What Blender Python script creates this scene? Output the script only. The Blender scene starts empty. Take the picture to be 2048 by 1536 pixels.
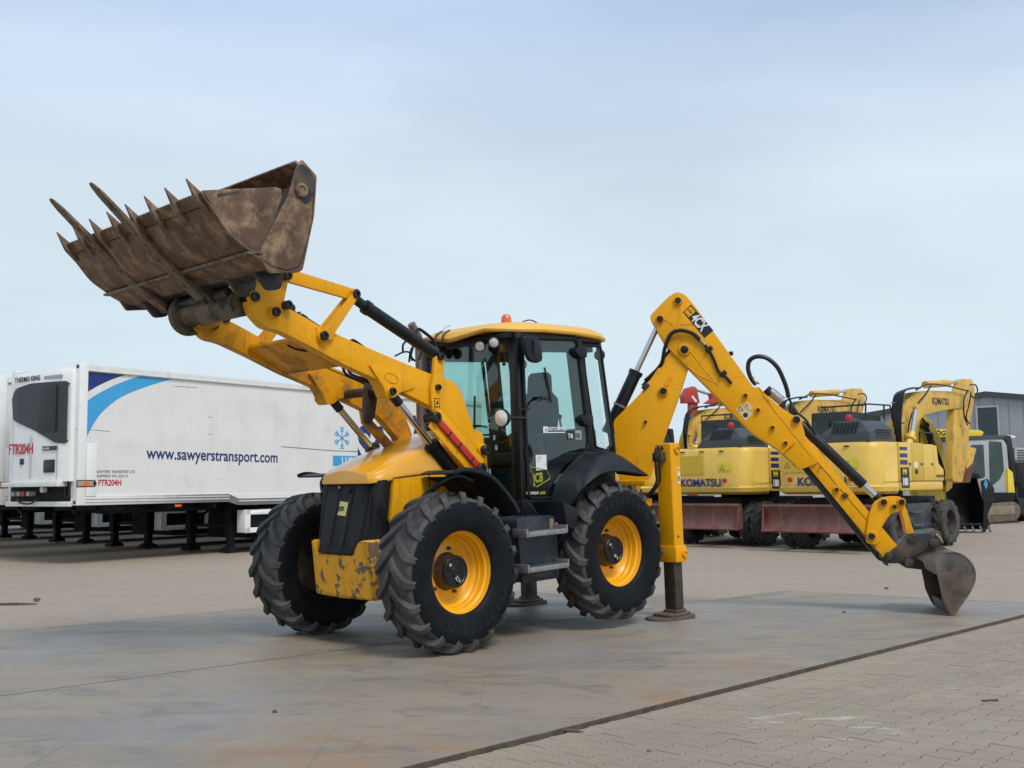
import bpy, bmesh, math, random
from mathutils import Vector, Matrix, noise
random.seed(7)
sc = bpy.context.scene
PI = math.pi
# ------------------------------------------------------------------ camera
FPX, PITCH, ROLL, CH = 2150.0, 0.0932, -0.01184, 1.46937      # focal length in px of a 2048 px wide frame
cam_d = bpy.data.cameras.new('camera'); cam = bpy.data.objects.new('camera', cam_d)
sc.collection.objects.link(cam); sc.camera = cam
cam_d.sensor_width = 36; cam_d.lens = FPX/2048*36; cam_d.clip_end = 3000; cam_d.clip_start = .05
cam.matrix_world = Matrix.Translation((0,0,CH)) @ Matrix.Rotation(PI/2+PITCH,4,'X') @ Matrix.Rotation(ROLL,4,'Z')
# ------------------------------------------------------------------ sky and sun
SUN_EL, SUN_AZ = math.radians(52), math.radians(150)           # azimuth clockwise from +Y
w = bpy.data.worlds.new('World'); sc.world = w; w.use_nodes = True
nt = w.node_tree; nt.nodes.clear()
def N(t, nt, **k):
    n = nt.nodes.new(t)
    for a, b in k.items(): setattr(n, a, b)
    return n
out = N('ShaderNodeOutputWorld', nt); bg = N('ShaderNodeBackground', nt)
sky = N('ShaderNodeTexSky', nt, sky_type='NISHITA', sun_disc=False, sun_elevation=SUN_EL, sun_rotation=SUN_AZ)
sky.air_density = 1.0; sky.dust_density = 1.5; sky.ozone_density = 1.2
tc = N('ShaderNodeTexCoord', nt); mp_ = N('ShaderNodeMapping', nt); mp_.inputs['Scale'].default_value = (1.0, 1.0, 4.2)
mp_.inputs['Rotation'].default_value = (math.radians(4), math.radians(-5), 0)
nz = N('ShaderNodeTexNoise', nt); nz.inputs['Scale'].default_value = 1.3; nz.inputs['Detail'].default_value = 4; nz.inputs['Roughness'].default_value = .45; nz.inputs['Distortion'].default_value = .3
rmp = N('ShaderNodeValToRGB', nt); rmp.color_ramp.elements[0].position = .36; rmp.color_ramp.elements[1].position = .62
rmp.color_ramp.elements[0].color = (.74,.74,.74,1); rmp.color_ramp.elements[1].color = (1,1,1,1)
# cloud veil: bluer overhead, paler and slightly greenish low down
sep = N('ShaderNodeSeparateXYZ', nt); hr = N('ShaderNodeValToRGB', nt)
hr.color_ramp.elements[0].position = 0.0; hr.color_ramp.elements[0].color = (.53,.635,.70,1)
hr.color_ramp.elements[1].position = .75; hr.color_ramp.elements[1].color = (.455,.58,.755,1)
e = hr.color_ramp.elements.new(.14); e.color = (.575,.68,.745,1)
e = hr.color_ramp.elements.new(.26); e.color = (.60,.69,.765,1)
e = hr.color_ramp.elements.new(.40); e.color = (.47,.59,.755,1)
mulc = N('ShaderNodeVectorMath', nt, operation='SCALE'); mulc.inputs['Scale'].default_value = 10.0
mix = N('ShaderNodeMixRGB', nt)
L = nt.links.new
L(tc.outputs['Generated'], mp_.inputs['Vector']); L(mp_.outputs[0], nz.inputs['Vector']); L(nz.outputs['Fac'], rmp.inputs['Fac'])
L(tc.outputs['Generated'], sep.inputs[0]); L(sep.outputs['Z'], hr.inputs['Fac']); L(hr.outputs['Color'], mulc.inputs[0])
mp2 = N('ShaderNodeMapping', nt); mp2.inputs['Scale'].default_value = (1.2, 1.2, 5.0); mp2.inputs['Rotation'].default_value = (math.radians(8), math.radians(10), .4)
n2_ = N('ShaderNodeTexNoise', nt); n2_.inputs['Scale'].default_value = 2.6; n2_.inputs['Detail'].default_value = 7; n2_.inputs['Roughness'].default_value = .55; n2_.inputs['Distortion'].default_value = .5
r2_ = N('ShaderNodeMapRange', nt); r2_.inputs['From Min'].default_value = .32; r2_.inputs['From Max'].default_value = .68; r2_.inputs['To Min'].default_value = 9.6; r2_.inputs['To Max'].default_value = 10.4
L(tc.outputs['Generated'], mp2.inputs['Vector']); L(mp2.outputs[0], n2_.inputs['Vector']); L(n2_.outputs['Fac'], r2_.inputs['Value']); L(r2_.outputs[0], mulc.inputs['Scale'])
L(rmp.outputs['Color'], mix.inputs['Fac']); L(sky.outputs['Color'], mix.inputs['Color1']); L(mulc.outputs[0], mix.inputs['Color2'])
L(mix.outputs['Color'], bg.inputs['Color']); bg.inputs['Strength'].default_value = 0.1
L(bg.outputs[0], out.inputs['Surface'])
sun_d = bpy.data.lights.new('sun', 'SUN'); sun = bpy.data.objects.new('sun', sun_d); sc.collection.objects.link(sun)
sun_d.energy = 1.9; sun_d.angle = math.radians(20); sun_d.color = (1,.94,.84)
sd = Vector((math.sin(SUN_AZ)*math.cos(SUN_EL), math.cos(SUN_AZ)*math.cos(SUN_EL), math.sin(SUN_EL)))
sun.rotation_euler = sd.to_track_quat('Z', 'Y').to_euler()
sc.view_settings.view_transform = 'Standard'; sc.view_settings.look = 'None'; sc.view_settings.gamma = 1
sc.view_settings.use_curve_mapping = False; sc.view_settings.exposure = 0.28
sc.cycles.max_bounces = 8; sc.cycles.transparent_max_bounces = 16; sc.cycles.use_denoising = True

# ------------------------------------------------------------------ measuring helpers
def ray(u, v):
    a, b = u-1024, v-768
    U = a*math.cos(ROLL)+b*math.sin(ROLL); W = -a*math.sin(ROLL)+b*math.cos(ROLL)
    x, Y, Z = U/FPX, 1, -W/FPX
    return Vector((x, Y*math.cos(PITCH)-Z*math.sin(PITCH), Y*math.sin(PITCH)+Z*math.cos(PITCH)))
def ground_at(u, v, z=0):
    d = ray(u, v); return Vector((0,0,CH))+d*((z-CH)/d.z)
class Frame:
    """a thing's own axes; measures where a sight line meets one of the thing's planes"""
    def __init__(s, mat): s.m = mat; s.i = mat.inverted()
    def y(s, u, v, y):
        c = s.i @ Vector((0,0,CH)); d = s.i.to_3x3() @ ray(u, v); t = (y-c.y)/d.y; p = c+d*t; return (p.x, p.z)
    def x(s, u, v, x):
        c = s.i @ Vector((0,0,CH)); d = s.i.to_3x3() @ ray(u, v); t = (x-c.x)/d.x; p = c+d*t; return (p.y, p.z)
    def ys(s, pts, y): return [s.y(a, b, y) for a, b in pts]
# ------------------------------------------------------------------ object helpers
def link(o, parent=None, mat4=None):
    sc.collection.objects.link(o)
    if parent: o.parent = parent
    if mat4 is not None: o.matrix_local = mat4
    return o
def thing(name, label, cat, mat4=None, group=None, parent=None):
    o = bpy.data.objects.new(name, None); o.empty_display_size = .2
    link(o, parent, mat4)
    if label: o['label'] = label
    if cat: o['category'] = cat
    if group: o['group'] = group
    return o
def pivot(name, parent, mat4=None): return thing(name, None, None, mat4, None, parent)
def tag(o, label, cat, group=None):
    o['label'] = label; o['category'] = cat
    if group: o['group'] = group
    return o
def structure(o): o['kind'] = 'structure'; return o
def copy_tree(o, parent=None):
    c = o.copy(); sc.collection.objects.link(c)
    if parent: c.parent = parent; c.matrix_parent_inverse = Matrix()
    for ch in list(o.children): copy_tree(ch, c)
    return c
def rounded(pts, r, seg=4):
    """round every corner of a 2d outline"""
    out = []; n = len(pts)
    for i in range(n):
        p0, p1, p2 = Vector(pts[i-1]), Vector(pts[i]), Vector(pts[(i+1) % n])
        a = (p0-p1); b = (p2-p1); d = min(r, a.length*.45, b.length*.45)
        if d < 1e-4 or a.length < 1e-6 or b.length < 1e-6: out.append(tuple(p1)); continue
        A = p1+a.normalized()*d; B = p1+b.normalized()*d
        for k in range(seg+1):
            t = k/seg; q = A*(1-t)**2+p1*2*t*(1-t)+B*t*t; out.append(tuple(q))
    return out
def catmull(pts, n=6):
    P = [Vector(p) for p in pts]; P = [2*P[0]-P[1]]+P+[2*P[-1]-P[-2]]; out = []
    for i in range(1, len(P)-2):
        for k in range(n):
            t = k/n; a, b, c, d = P[i-1:i+3]
            out.append(.5*((2*b)+(c-a)*t+(2*a-5*b+4*c-d)*t*t+(3*b-a-3*c+d)*t**3))
    out.append(P[-2]); return out
class MB:
    def __init__(s): s.v = []; s.f = []
    def add(s, vs, fs):
        o = len(s.v); s.v += [tuple(v) for v in vs]; s.f += [tuple(i+o for i in f) for f in fs]; return s
    def box(s, x0, x1, y0, y1, z0, z1):
        vs = [(x,y,z) for x in (x0,x1) for y in (y0,y1) for z in (z0,z1)]
        return s.add(vs, [(0,1,3,2),(4,6,7,5),(0,4,5,1),(2,3,7,6),(0,2,6,4),(1,5,7,3)])
    def prism(s, pts, a, b, axis='y', taper=0):
        n = len(pts)
        area = sum(pts[i-1][0]*pts[i][1]-pts[i][0]*pts[i-1][1] for i in range(n))
        if area < 0: pts = pts[::-1]
        def P(p, h): return (p[0],h,p[1]) if axis == 'y' else ((h,p[0],p[1]) if axis == 'x' else (p[0],p[1],h))
        vs = [P(p, a) for p in pts]+[P(p, b) for p in pts]
        fs = [tuple(range(n)), tuple(range(2*n-1, n-1, -1))]+[(i, i+n, (i+1)%n+n, (i+1)%n) for i in range(n)]
        return s.add(vs, fs)
    def bar(s, p0, p1, w, d, up=(0,0,1)):
        p0, p1 = Vector(p0), Vector(p1); t = (p1-p0).normalized(); u = Vector(up)
        a = t.cross(u)
        if a.length < 1e-3: a = t.cross(Vector((1,0,0)))
        a.normalize(); b = a.cross(t).normalized(); a *= w/2; b *= d/2
        vs = [p+q for p in (p0, p1) for q in (-a-b, a-b, a+b, -a+b)]
        return s.add(vs, [(3,2,1,0),(4,5,6,7)]+[(i,(i+1)%4,(i+1)%4+4,i+4) for i in range(4)])
    def cyl(s, p0, p1, r0, r1=None, seg=20, caps=True):
        r1 = r0 if r1 is None else r1; return s.tube([p0, p1], [r0, r1], seg, caps)
    def tube(s, path, r, seg=10, caps=True):
        P = [Vector(p) for p in path]; n = len(P); rs = r if isinstance(r, (list, tuple)) else [r]*n
        t0 = (P[1]-P[0]).normalized(); ref = Vector((0,0,1)) if abs(t0.z) < .9 else Vector((1,0,0))
        a = t0.cross(ref).normalized(); vs = []
        for i in range(n):
            t = (P[min(i+1,n-1)]-P[max(i-1,0)]).normalized(); a = (a-t*a.dot(t)).normalized(); b = t.cross(a)
            for k in range(seg):
                q = 2*PI*k/seg; vs.append(P[i]+(a*math.cos(q)+b*math.sin(q))*rs[i])
        fs = [(i*seg+k, i*seg+(k+1)%seg, (i+1)*seg+(k+1)%seg, (i+1)*seg+k) for i in range(n-1) for k in range(seg)]
        if caps: fs += [tuple(range(seg-1,-1,-1)), tuple(range((n-1)*seg, n*seg))]
        return s.add(vs, fs)
    def lathe(s, prof, c, ax, seg=32, close=False):
        """prof = (radius, height along ax)"""
        c = Vector(c); t = Vector(ax).normalized(); a = t.cross(Vector((0,0,1)) if abs(t.z) < .9 else Vector((1,0,0))).normalized(); b = t.cross(a)
        vs = [c+t*h+(a*math.cos(2*PI*k/seg)+b*math.sin(2*PI*k/seg))*max(r,1e-4) for r, h in prof for k in range(seg)]
        n = len(prof); m = n if close else n-1
        return s.add(vs, [(i*seg+k, i*seg+(k+1)%seg, ((i+1)%n)*seg+(k+1)%seg, ((i+1)%n)*seg+k) for i in range(m) for k in range(seg)])
    def loft(s, rings, closed=True, caps=True):
        n = len(rings[0]); vs = [p for r in rings for p in r]; fs = []
        for i in range(len(rings)-1):
            for k in range(n if closed else n-1): fs.append((i*n+k, i*n+(k+1)%n, (i+1)*n+(k+1)%n, (i+1)*n+k))
        if caps and closed: fs += [tuple(range(n-1,-1,-1)), tuple(range((len(rings)-1)*n, len(rings)*n))]
        return s.add(vs, fs)
    def sheet(s, line, y0, y1, th):
        """bent plate: 2d line (x,z) swept across y"""
        P = [Vector(p) for p in line]; off = []
        for i in range(len(P)):
            t = (P[min(i+1,len(P)-1)]-P[max(i-1,0)]).normalized(); off.append(Vector((t.y,-t.x))*th)
        poly = [tuple(p) for p in P]+[tuple(p+o) for p, o in zip(reversed(P), reversed(off))]
        n = len(P)
        vs = [(p[0],y0,p[1]) for p in poly]+[(p[0],y1,p[1]) for p in poly]; m = 2*n
        fs = [(i, i+m, (i+1)%m+m, (i+1)%m) for i in range(m)]
        for i in range(n-1): fs += [(i, i+1, m-2-i, m-1-i), (m+m-1-i, m+m-2-i, m+i+1, m+i)]
        return s.add(vs, fs)
    def build(s, name, mat, parent=None, bevel=0, smooth=.6, mat4=None, seg=2):
        me = bpy.data.meshes.new(name); me.from_pydata(s.v, [], s.f)
        bm = bmesh.new(); bm.from_mesh(me)
        bmesh.ops.remove_doubles(bm, verts=bm.verts, dist=1e-5)
        bmesh.ops.recalc_face_normals(bm, faces=bm.faces)
        if bevel:
            es = [e for e in bm.edges if len(e.link_faces) == 2 and e.calc_face_angle(0) > .5]
            bmesh.ops.bevel(bm, geom=es, offset=bevel, segments=seg, profile=.6, affect='EDGES', clamp_overlap=True)
        bm.to_mesh(me); bm.free()
        if smooth: me.shade_smooth(); me.set_sharp_from_angle(angle=smooth)
        me.materials.append(mat)
        return link(bpy.data.objects.new(name, me), parent, mat4)
def text(name, body, size, mat, parent, org, xd, yd, ext=.0015, bold=0.0, sx=1.0, shear=0, align='LEFT', spacing=1.0):
    cu = bpy.data.curves.new(name, 'FONT'); cu.body = body; cu.size = size; cu.extrude = ext; cu.offset = bold*size
    cu.shear = shear; cu.align_x = align; cu.space_character = spacing; cu.resolution_u = 4
    o = bpy.data.objects.new(name, cu); sc.collection.objects.link(o)
    me = bpy.data.meshes.new_from_object(o.evaluated_get(bpy.context.evaluated_depsgraph_get()))
    bpy.data.objects.remove(o); me.name = name; me.materials.clear(); me.materials.append(mat)
    for vv in me.vertices: vv.co.y = min(max(vv.co.y, -.26*size), .86*size)      # a bolder outline can throw spikes at sharp corners
    x = Vector(xd).normalized(); y = Vector(yd).normalized(); z = x.cross(y).normalized()
    M = Matrix((( x.x*sx, y.x, z.x, org[0]), (x.y*sx, y.y, z.y, org[1]), (x.z*sx, y.z, z.z, org[2]), (0,0,0,1)))
    me.transform(M)
    return link(bpy.data.objects.new(name, me), parent)

# ------------------------------------------------------------------ materials
def pm(name, col, rough=.5, metal=0, var=.15, vscale=3, dirt=None, damt=.4, dscale=4, dlo=.5, dhi=.7, bump=.0, bscale=60, coat=0, streak=None, spec=.5, drough=None, grime=None, gamt=.5, edge=None, eamt=.8, er=.012, elo=.02, ehi=.12):
    m = bpy.data.materials.new(name); m.use_nodes = True; t = m.node_tree; b = t.nodes['Principled BSDF']
    b.inputs['Roughness'].default_value = rough; b.inputs['Metallic'].default_value = metal
    b.inputs['Coat Weight'].default_value = coat; b.inputs['Coat Roughness'].default_value = .12; b.inputs['Specular IOR Level'].default_value = spec
    tc = N('ShaderNodeTexCoord', t); n1 = N('ShaderNodeTexNoise', t); n1.inputs['Scale'].default_value = vscale; n1.inputs['Detail'].default_value = 8; n1.inputs['Roughness'].default_value = .6
    t.links.new(tc.outputs['Object'], n1.inputs['Vector'])
    mr = N('ShaderNodeMapRange', t); mr.inputs['From Min'].default_value = .3; mr.inputs['From Max'].default_value = .7
    mr.inputs['To Min'].default_value = 1-var; mr.inputs['To Max'].default_value = 1+var
    t.links.new(n1.outputs['Fac'], mr.inputs['Value'])
    vm = N('ShaderNodeVectorMath', t, operation='SCALE'); vm.inputs[0].default_value = col; t.links.new(mr.outputs[0], vm.inputs['Scale'])
    cur = vm.outputs[0]; rcur = None
    if dirt:
        n2 = N('ShaderNodeTexNoise', t); n2.inputs['Scale'].default_value = dscale; n2.inputs['Detail'].default_value = 10; n2.inputs['Roughness'].default_value = .65
        src = tc.outputs['Object']
        if streak:
            mpn = N('ShaderNodeMapping', t); mpn.inputs['Scale'].default_value = streak; t.links.new(src, mpn.inputs['Vector']); src = mpn.outputs[0]
        t.links.new(src, n2.inputs['Vector'])
        m2 = N('ShaderNodeMapRange', t); m2.inputs['From Min'].default_value = dlo; m2.inputs['From Max'].default_value = dhi; m2.inputs['To Max'].default_value = damt
        t.links.new(n2.outputs['Fac'], m2.inputs['Value'])
        mx = N('ShaderNodeMixRGB', t); mx.inputs['Color2'].default_value = (*dirt, 1); t.links.new(m2.outputs[0], mx.inputs['Fac']); t.links.new(cur, mx.inputs['Color1']); cur = mx.outputs['Color']
        r2 = N('ShaderNodeMapRange', t); r2.inputs['To Min'].default_value = rough; r2.inputs['To Max'].default_value = min(1, (drough or rough+.45)); t.links.new(m2.outputs[0], r2.inputs['Value']); t.links.new(r2.outputs[0], b.inputs['Roughness'])
    def blend(fac, colr, c0):
        q = N('ShaderNodeMixRGB', t); q.inputs['Color2'].default_value = (*colr, 1); t.links.new(fac, q.inputs['Fac']); t.links.new(c0, q.inputs['Color1']); return q.outputs['Color']
    def nzz(scale, mpv, lo, hi, amt, det=8):
        q = N('ShaderNodeMapping', t); q.inputs['Scale'].default_value = mpv; t.links.new(tc.outputs['Object'], q.inputs['Vector'])
        n = N('ShaderNodeTexNoise', t); n.inputs['Scale'].default_value = scale; n.inputs['Detail'].default_value = det; n.inputs['Roughness'].default_value = .65; t.links.new(q.outputs[0], n.inputs['Vector'])
        k = N('ShaderNodeMapRange', t); k.inputs['From Min'].default_value = lo; k.inputs['From Max'].default_value = hi; k.inputs['To Max'].default_value = amt; t.links.new(n.outputs['Fac'], k.inputs['Value']); return k.outputs[0]
    if grime:
        cur = blend(nzz(9, (1,1,.12), .56, .74, gamt), grime, cur)      # run-off streaks
        cur = blend(nzz(26, (1,1,1), .60, .70, gamt*.9, 4), grime, cur)  # specks
        cur = blend(nzz(5, (.25,1,3), .66, .69, gamt*.8, 6), tuple(g*.6 for g in grime), cur)  # rubbed scratches
    if edge:
        bv = N('ShaderNodeBevel', t); bv.samples = 4; bv.inputs['Radius'].default_value = er
        ge = N('ShaderNodeNewGeometry', t); dp = N('ShaderNodeVectorMath', t, operation='DOT_PRODUCT'); t.links.new(bv.outputs[0], dp.inputs[0]); t.links.new(ge.outputs['Normal'], dp.inputs[1])
        k = N('ShaderNodeMapRange', t); k.inputs['From Min'].default_value = 1-elo; k.inputs['From Max'].default_value = 1-ehi; k.inputs['To Max'].default_value = 1; t.links.new(dp.outputs['Value'], k.inputs['Value'])
        mm = N('ShaderNodeMath', t, operation='MULTIPLY'); t.links.new(k.outputs[0], mm.inputs[0]); t.links.new(nzz(14, (1,1,1), .42, .58, eamt, 6), mm.inputs[1]); cur = blend(mm.outputs[0], edge, cur)
    t.links.new(cur, b.inputs['Base Color'])
    if bump:
        n3 = N('ShaderNodeTexNoise', t); n3.inputs['Scale'].default_value = bscale; n3.inputs['Detail'].default_value = 4; t.links.new(tc.outputs['Object'], n3.inputs['Vector'])
        bp = N('ShaderNodeBump', t); bp.inputs['Strength'].default_value = bump; bp.inputs['Distance'].default_value = .01
        t.links.new(n3.outputs['Fac'], bp.inputs['Height']); t.links.new(bp.outputs[0], b.inputs['Normal'])
    return m
def glass(name, tint, rough=.03, ref=1.0, ior=1.5, opaque=0):
    m = bpy.data.materials.new(name); m.use_nodes = True; t = m.node_tree; t.nodes.clear()
    o = N('ShaderNodeOutputMaterial', t); tr = N('ShaderNodeBsdfTransparent', t); gl = N('ShaderNodeBsdfGlossy', t); lw = N('ShaderNodeLayerWeight', t); lw.inputs['Blend'].default_value = .5; mx = N('ShaderNodeMixShader', t)
    tr.inputs['Color'].default_value = (*tint, 1); gl.inputs['Roughness'].default_value = rough
    pw = N('ShaderNodeMath', t, operation='POWER'); pw.inputs[1].default_value = 4; t.links.new(lw.outputs['Facing'], pw.inputs[0])
    ma = N('ShaderNodeMath', t, operation='MULTIPLY_ADD'); ma.inputs[1].default_value = .9; ma.inputs[2].default_value = .035*ref; t.links.new(pw.outputs[0], ma.inputs[0])
    t.links.new(ma.outputs[0], mx.inputs[0]); t.links.new(tr.outputs[0], mx.inputs[1]); t.links.new(gl.outputs[0], mx.inputs[2]); t.links.new(mx.outputs[0], o.inputs['Surface'])
    return m
M = {}
M['yellow'] = pm('machine_yellow_paint', (.80,.365,.002), .44, var=.05, vscale=2, dirt=(.22,.13,.06), damt=.30, dscale=3.5, dlo=.58, dhi=.8, coat=.05, spec=.25, grime=(.20,.11,.04), gamt=.42, edge=(.10,.07,.05), eamt=.75, er=.010, bump=.02, bscale=25)
M['yellow_dirty'] = pm('soiled_yellow_paint', (.70,.31,.004), .45, spec=.25, grime=(.12,.07,.035), gamt=.7, edge=(.09,.06,.045), eamt=.8, var=.1, vscale=3, dirt=(.10,.065,.04), damt=.85, dscale=2.6, dlo=.46, dhi=.64, bump=.05, bscale=40)
M['yellow_worn'] = pm('chipped_yellow_paint', (.78,.36,.008), .4, var=.1, vscale=3, dirt=(.15,.11,.085), damt=1, dscale=8, dlo=.545, dhi=.56, grime=(.16,.10,.06), gamt=.55, edge=(.13,.10,.08), eamt=1, er=.03, bump=.05, bscale=30, streak=(1,1,.8))
M['rim'] = pm('rim_yellow_paint', (.84,.39,.003), .38, var=.04, vscale=3, dirt=(.3,.2,.1), damt=.2, dlo=.6, dhi=.8, coat=.2)
M['roofy'] = pm('cab_roof_yellow', (.78,.44,.06), .42, var=.04, vscale=2, dirt=(.4,.3,.2), damt=.25, dlo=.55, dhi=.8, coat=.1)
M['hood'] = pm('polished_hood_paint', (.78,.36,.006), .30, var=.05, vscale=2, dirt=(.25,.15,.07), damt=.25, dscale=5, dlo=.6, dhi=.8, coat=.8, spec=.5)
M['black'] = pm('black_plastic', (.007,.008,.010), .5, spec=.25, var=.3, vscale=5, dirt=(.13,.11,.09), damt=.25, dlo=.55, dhi=.8, bump=.05, bscale=120)
M['blackm'] = pm('black_painted_metal', (.007,.008,.010), .36, spec=.4, var=.3, vscale=4, dirt=(.1,.09,.08), damt=.2, dlo=.55, dhi=.8)
M['grille'] = pm('dusty_black_grille', (.008,.009,.010), .55, spec=.22, var=.3, vscale=5, dirt=(.09,.08,.07), damt=.30, dscale=3, dlo=.45, dhi=.75, streak=(3,3,1.2), bump=.05)
M['fender'] = pm('matt_black_fender', (.009,.011,.016), .45, spec=.32, var=.15, vscale=3, dirt=(.10,.09,.085), damt=.22, dlo=.5, dhi=.85, bump=.04, bscale=200)
M['rubber'] = pm('tyre_rubber', (.040,.040,.041), .66, var=.25, vscale=6, dirt=(.13,.122,.112), damt=.55, dscale=3, dlo=.42, dhi=.72, bump=.12, bscale=70)
M['sidewall'] = M['rubber']
M['rubber2'] = pm('clean_tyre_rubber', (.005,.0065,.009), .55, spec=.18, var=.2, vscale=6, dirt=(.05,.048,.045), damt=.25, dscale=5, dlo=.5, dhi=.8, bump=.05, bscale=120)
M['hub'] = pm('oily_hub', (.02,.02,.022), .4, var=.4, vscale=10, dirt=(.12,.07,.035), damt=.7, dscale=8, dlo=.4, dhi=.7, bump=.1)
M['steelw'] = pm('worn_bucket_steel', grime=(.045,.030,.022), gamt=.75, edge=(.30,.24,.19), eamt=.8, er=.014, col=(.120,.068,.040), rough=.55, metal=.15, var=.5, vscale=4, dirt=(.36,.23,.14), damt=.85, dscale=7, dlo=.48, dhi=.66, bump=.25, bscale=30, drough=.7)
M['steelk'] = pm('dark_bucket_steel', (.028,.032,.038), .45, metal=.3, var=.35, vscale=3, dirt=(.17,.11,.07), damt=.7, dscale=3.2, dlo=.46, dhi=.62, bump=.08, bscale=30)
M['steeld'] = pm('scoured_digging_steel', (.10,.088,.075), .45, metal=.3, var=.5, vscale=4, dirt=(.19,.11,.07), damt=.85, dscale=3.4, dlo=.50, dhi=.62, grime=(.22,.20,.18), gamt=.6, edge=(.26,.22,.19), eamt=.8, bump=.1, bscale=35)
M['leg'] = pm('greasy_leg_steel', (.06,.05,.042), .42, metal=.5, var=.4, vscale=6, dirt=(.16,.10,.06), damt=.6, dscale=5, dlo=.45, dhi=.7, streak=(1,1,.3), bump=.05)
M['pad'] = pm('muddy_foot_pad', (.12,.085,.06), .75, metal=.1, var=.35, vscale=8, dirt=(.05,.045,.04), damt=.7, dscale=8, bump=.2, bscale=40)
M['chrome'] = pm('chromed_rod', (.62,.62,.63), .14, metal=1, var=.03)
M['galv'] = pm('galvanised_step', (.33,.33,.335), .45, metal=.7, var=.25, vscale=20, dirt=(.18,.16,.14), damt=.6, dscale=14, bump=.15, bscale=90)
M['red'] = pm('red_strut_paint', (.50,.02,.018), .4, var=.1, dirt=(.12,.05,.04), damt=.4, dlo=.55, dhi=.75)
M['orange'] = pm('amber_lens', (.75,.14,.02), .2, var=.15, coat=.5)
M['lamp'] = pm('clear_lamp_lens', (.80,.80,.78), .15, metal=.15, var=.1, vscale=60)
M['exhaust'] = pm('weathered_exhaust', (.23,.20,.18), .4, metal=.8, var=.25, vscale=8, dirt=(.14,.08,.05), damt=.6)
M['tank'] = pm('dark_blue_grey_tank', (.022,.03,.042), .4, var=.25, vscale=4, dirt=(.11,.10,.09), damt=.45, dscale=4, dlo=.45, dhi=.75)
M['interior'] = pm('cab_interior', (.02,.024,.024), .6, var=.2)
M['seat'] = pm('seat_fabric', (.018,.022,.028), .85, var=.2, bump=.1)
M['glass'] = glass('tinted_cab_glass', (.755,.895,.87), ref=2.0)
M['glass_clear'] = glass('clear_glass', (.93,.975,.97))
M['white'] = pm('white_panel', (.74,.735,.715), .35, grime=(.42,.40,.36), gamt=.22, var=.04, vscale=1.0, dirt=(.40,.38,.35), damt=.35, dscale=1.1, dlo=.5, dhi=.8)
M['white_bright'] = pm('white_gloss', (.80,.80,.79), .3, var=.03, vscale=2, dirt=(.4,.36,.3), damt=.35, dscale=5, dlo=.55, dhi=.8)
M['alurail'] = pm('aluminium_rail', (.68,.68,.66), .4, var=.06, vscale=3, dirt=(.32,.26,.2), damt=.45, dscale=4, dlo=.52, dhi=.8)
M['navy'] = pm('navy_print', (.01,.03,.17), .35, var=.05); M['cyan'] = pm('light_blue_print', (.045,.34,.66), .35, var=.04)
M['redp'] = pm('red_print', (.50,.012,.03), .4, var=.05); M['blackp'] = pm('black_print', (.012,.012,.014), .45, var=.05)
M['whitep'] = pm('white_print', (.75,.75,.75), .4, var=.03); M['yellowp'] = pm('yellow_print', (.75,.62,.03), .4, var=.05); M['dullp'] = pm('faded_yellow_print', (.34,.33,.04), .5, var=.12)
M['greyp'] = pm('grey_print', (.35,.35,.36), .5, var=.1)
M['chassis'] = pm('dark_chassis', (.006,.006,.008), .6, spec=.2, var=.3, dirt=(.03,.027,.024), damt=.4)
M['reefer'] = pm('charcoal_fan_grille', (.030,.036,.040), .5, var=.1, vscale=2)
M['ky'] = pm('excavator_yellow', (.76,.50,.09), .4, grime=(.30,.17,.07), gamt=.45, var=.05, vscale=2, dirt=(.35,.20,.08), damt=.35, dscale=3, dlo=.55, dhi=.8)
M['ky2'] = pm('excavator_patch_yellow', (.62,.40,.03), .38, var=.06, vscale=2)
M['kyb'] = pm('excavator_boom_yellow', (.68,.41,.06), .45, grime=(.16,.08,.03), gamt=.6, var=.08, vscale=3, dirt=(.20,.09,.04), damt=.6, dscale=3.2, dlo=.54, dhi=.7)
M['kyo'] = pm('olive_yellow_boom', (.50,.37,.035), .45, var=.1, vscale=3, dirt=(.15,.1,.05), damt=.4)
M['rustblade'] = pm('red_brown_blade', (.14,.05,.035), .5, grime=(.24,.18,.14), gamt=.7, edge=(.25,.18,.14), var=.3, vscale=3, dirt=(.20,.14,.11), damt=.5, dscale=4, dlo=.5, dhi=.75, streak=(1,1,3))
M['cover'] = pm('charcoal_engine_cover', (.045,.052,.058), .5, var=.1)
M['cladding'] = pm('grey_cladding', (.30,.32,.35), .5, var=.05, vscale=.5); M['trim'] = pm('dark_roof_trim', (.05,.055,.07), .5); M['door'] = pm('dark_door', (.035,.05,.06), .45)
M['silver'] = pm('silver_cab_paint', (.38,.40,.41), .35, var=.06); M['track'] = pm('muddy_track', (.13,.105,.08), .8, var=.4, vscale=6, bump=.2); M['redm'] = pm('red_machine_paint', (.42,.035,.02), .4, var=.15, dirt=(.3,.2,.15), damt=.3)
M['vyel'] = pm('canopy_yellow', (.76,.55,.03), .35, var=.05)
M['wood'] = pm('weathered_wood', (.09,.065,.045), .8, var=.3, vscale=20); M['stone'] = pm('small_stone', (.10,.09,.085), .8, var=.3, vscale=30)

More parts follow.
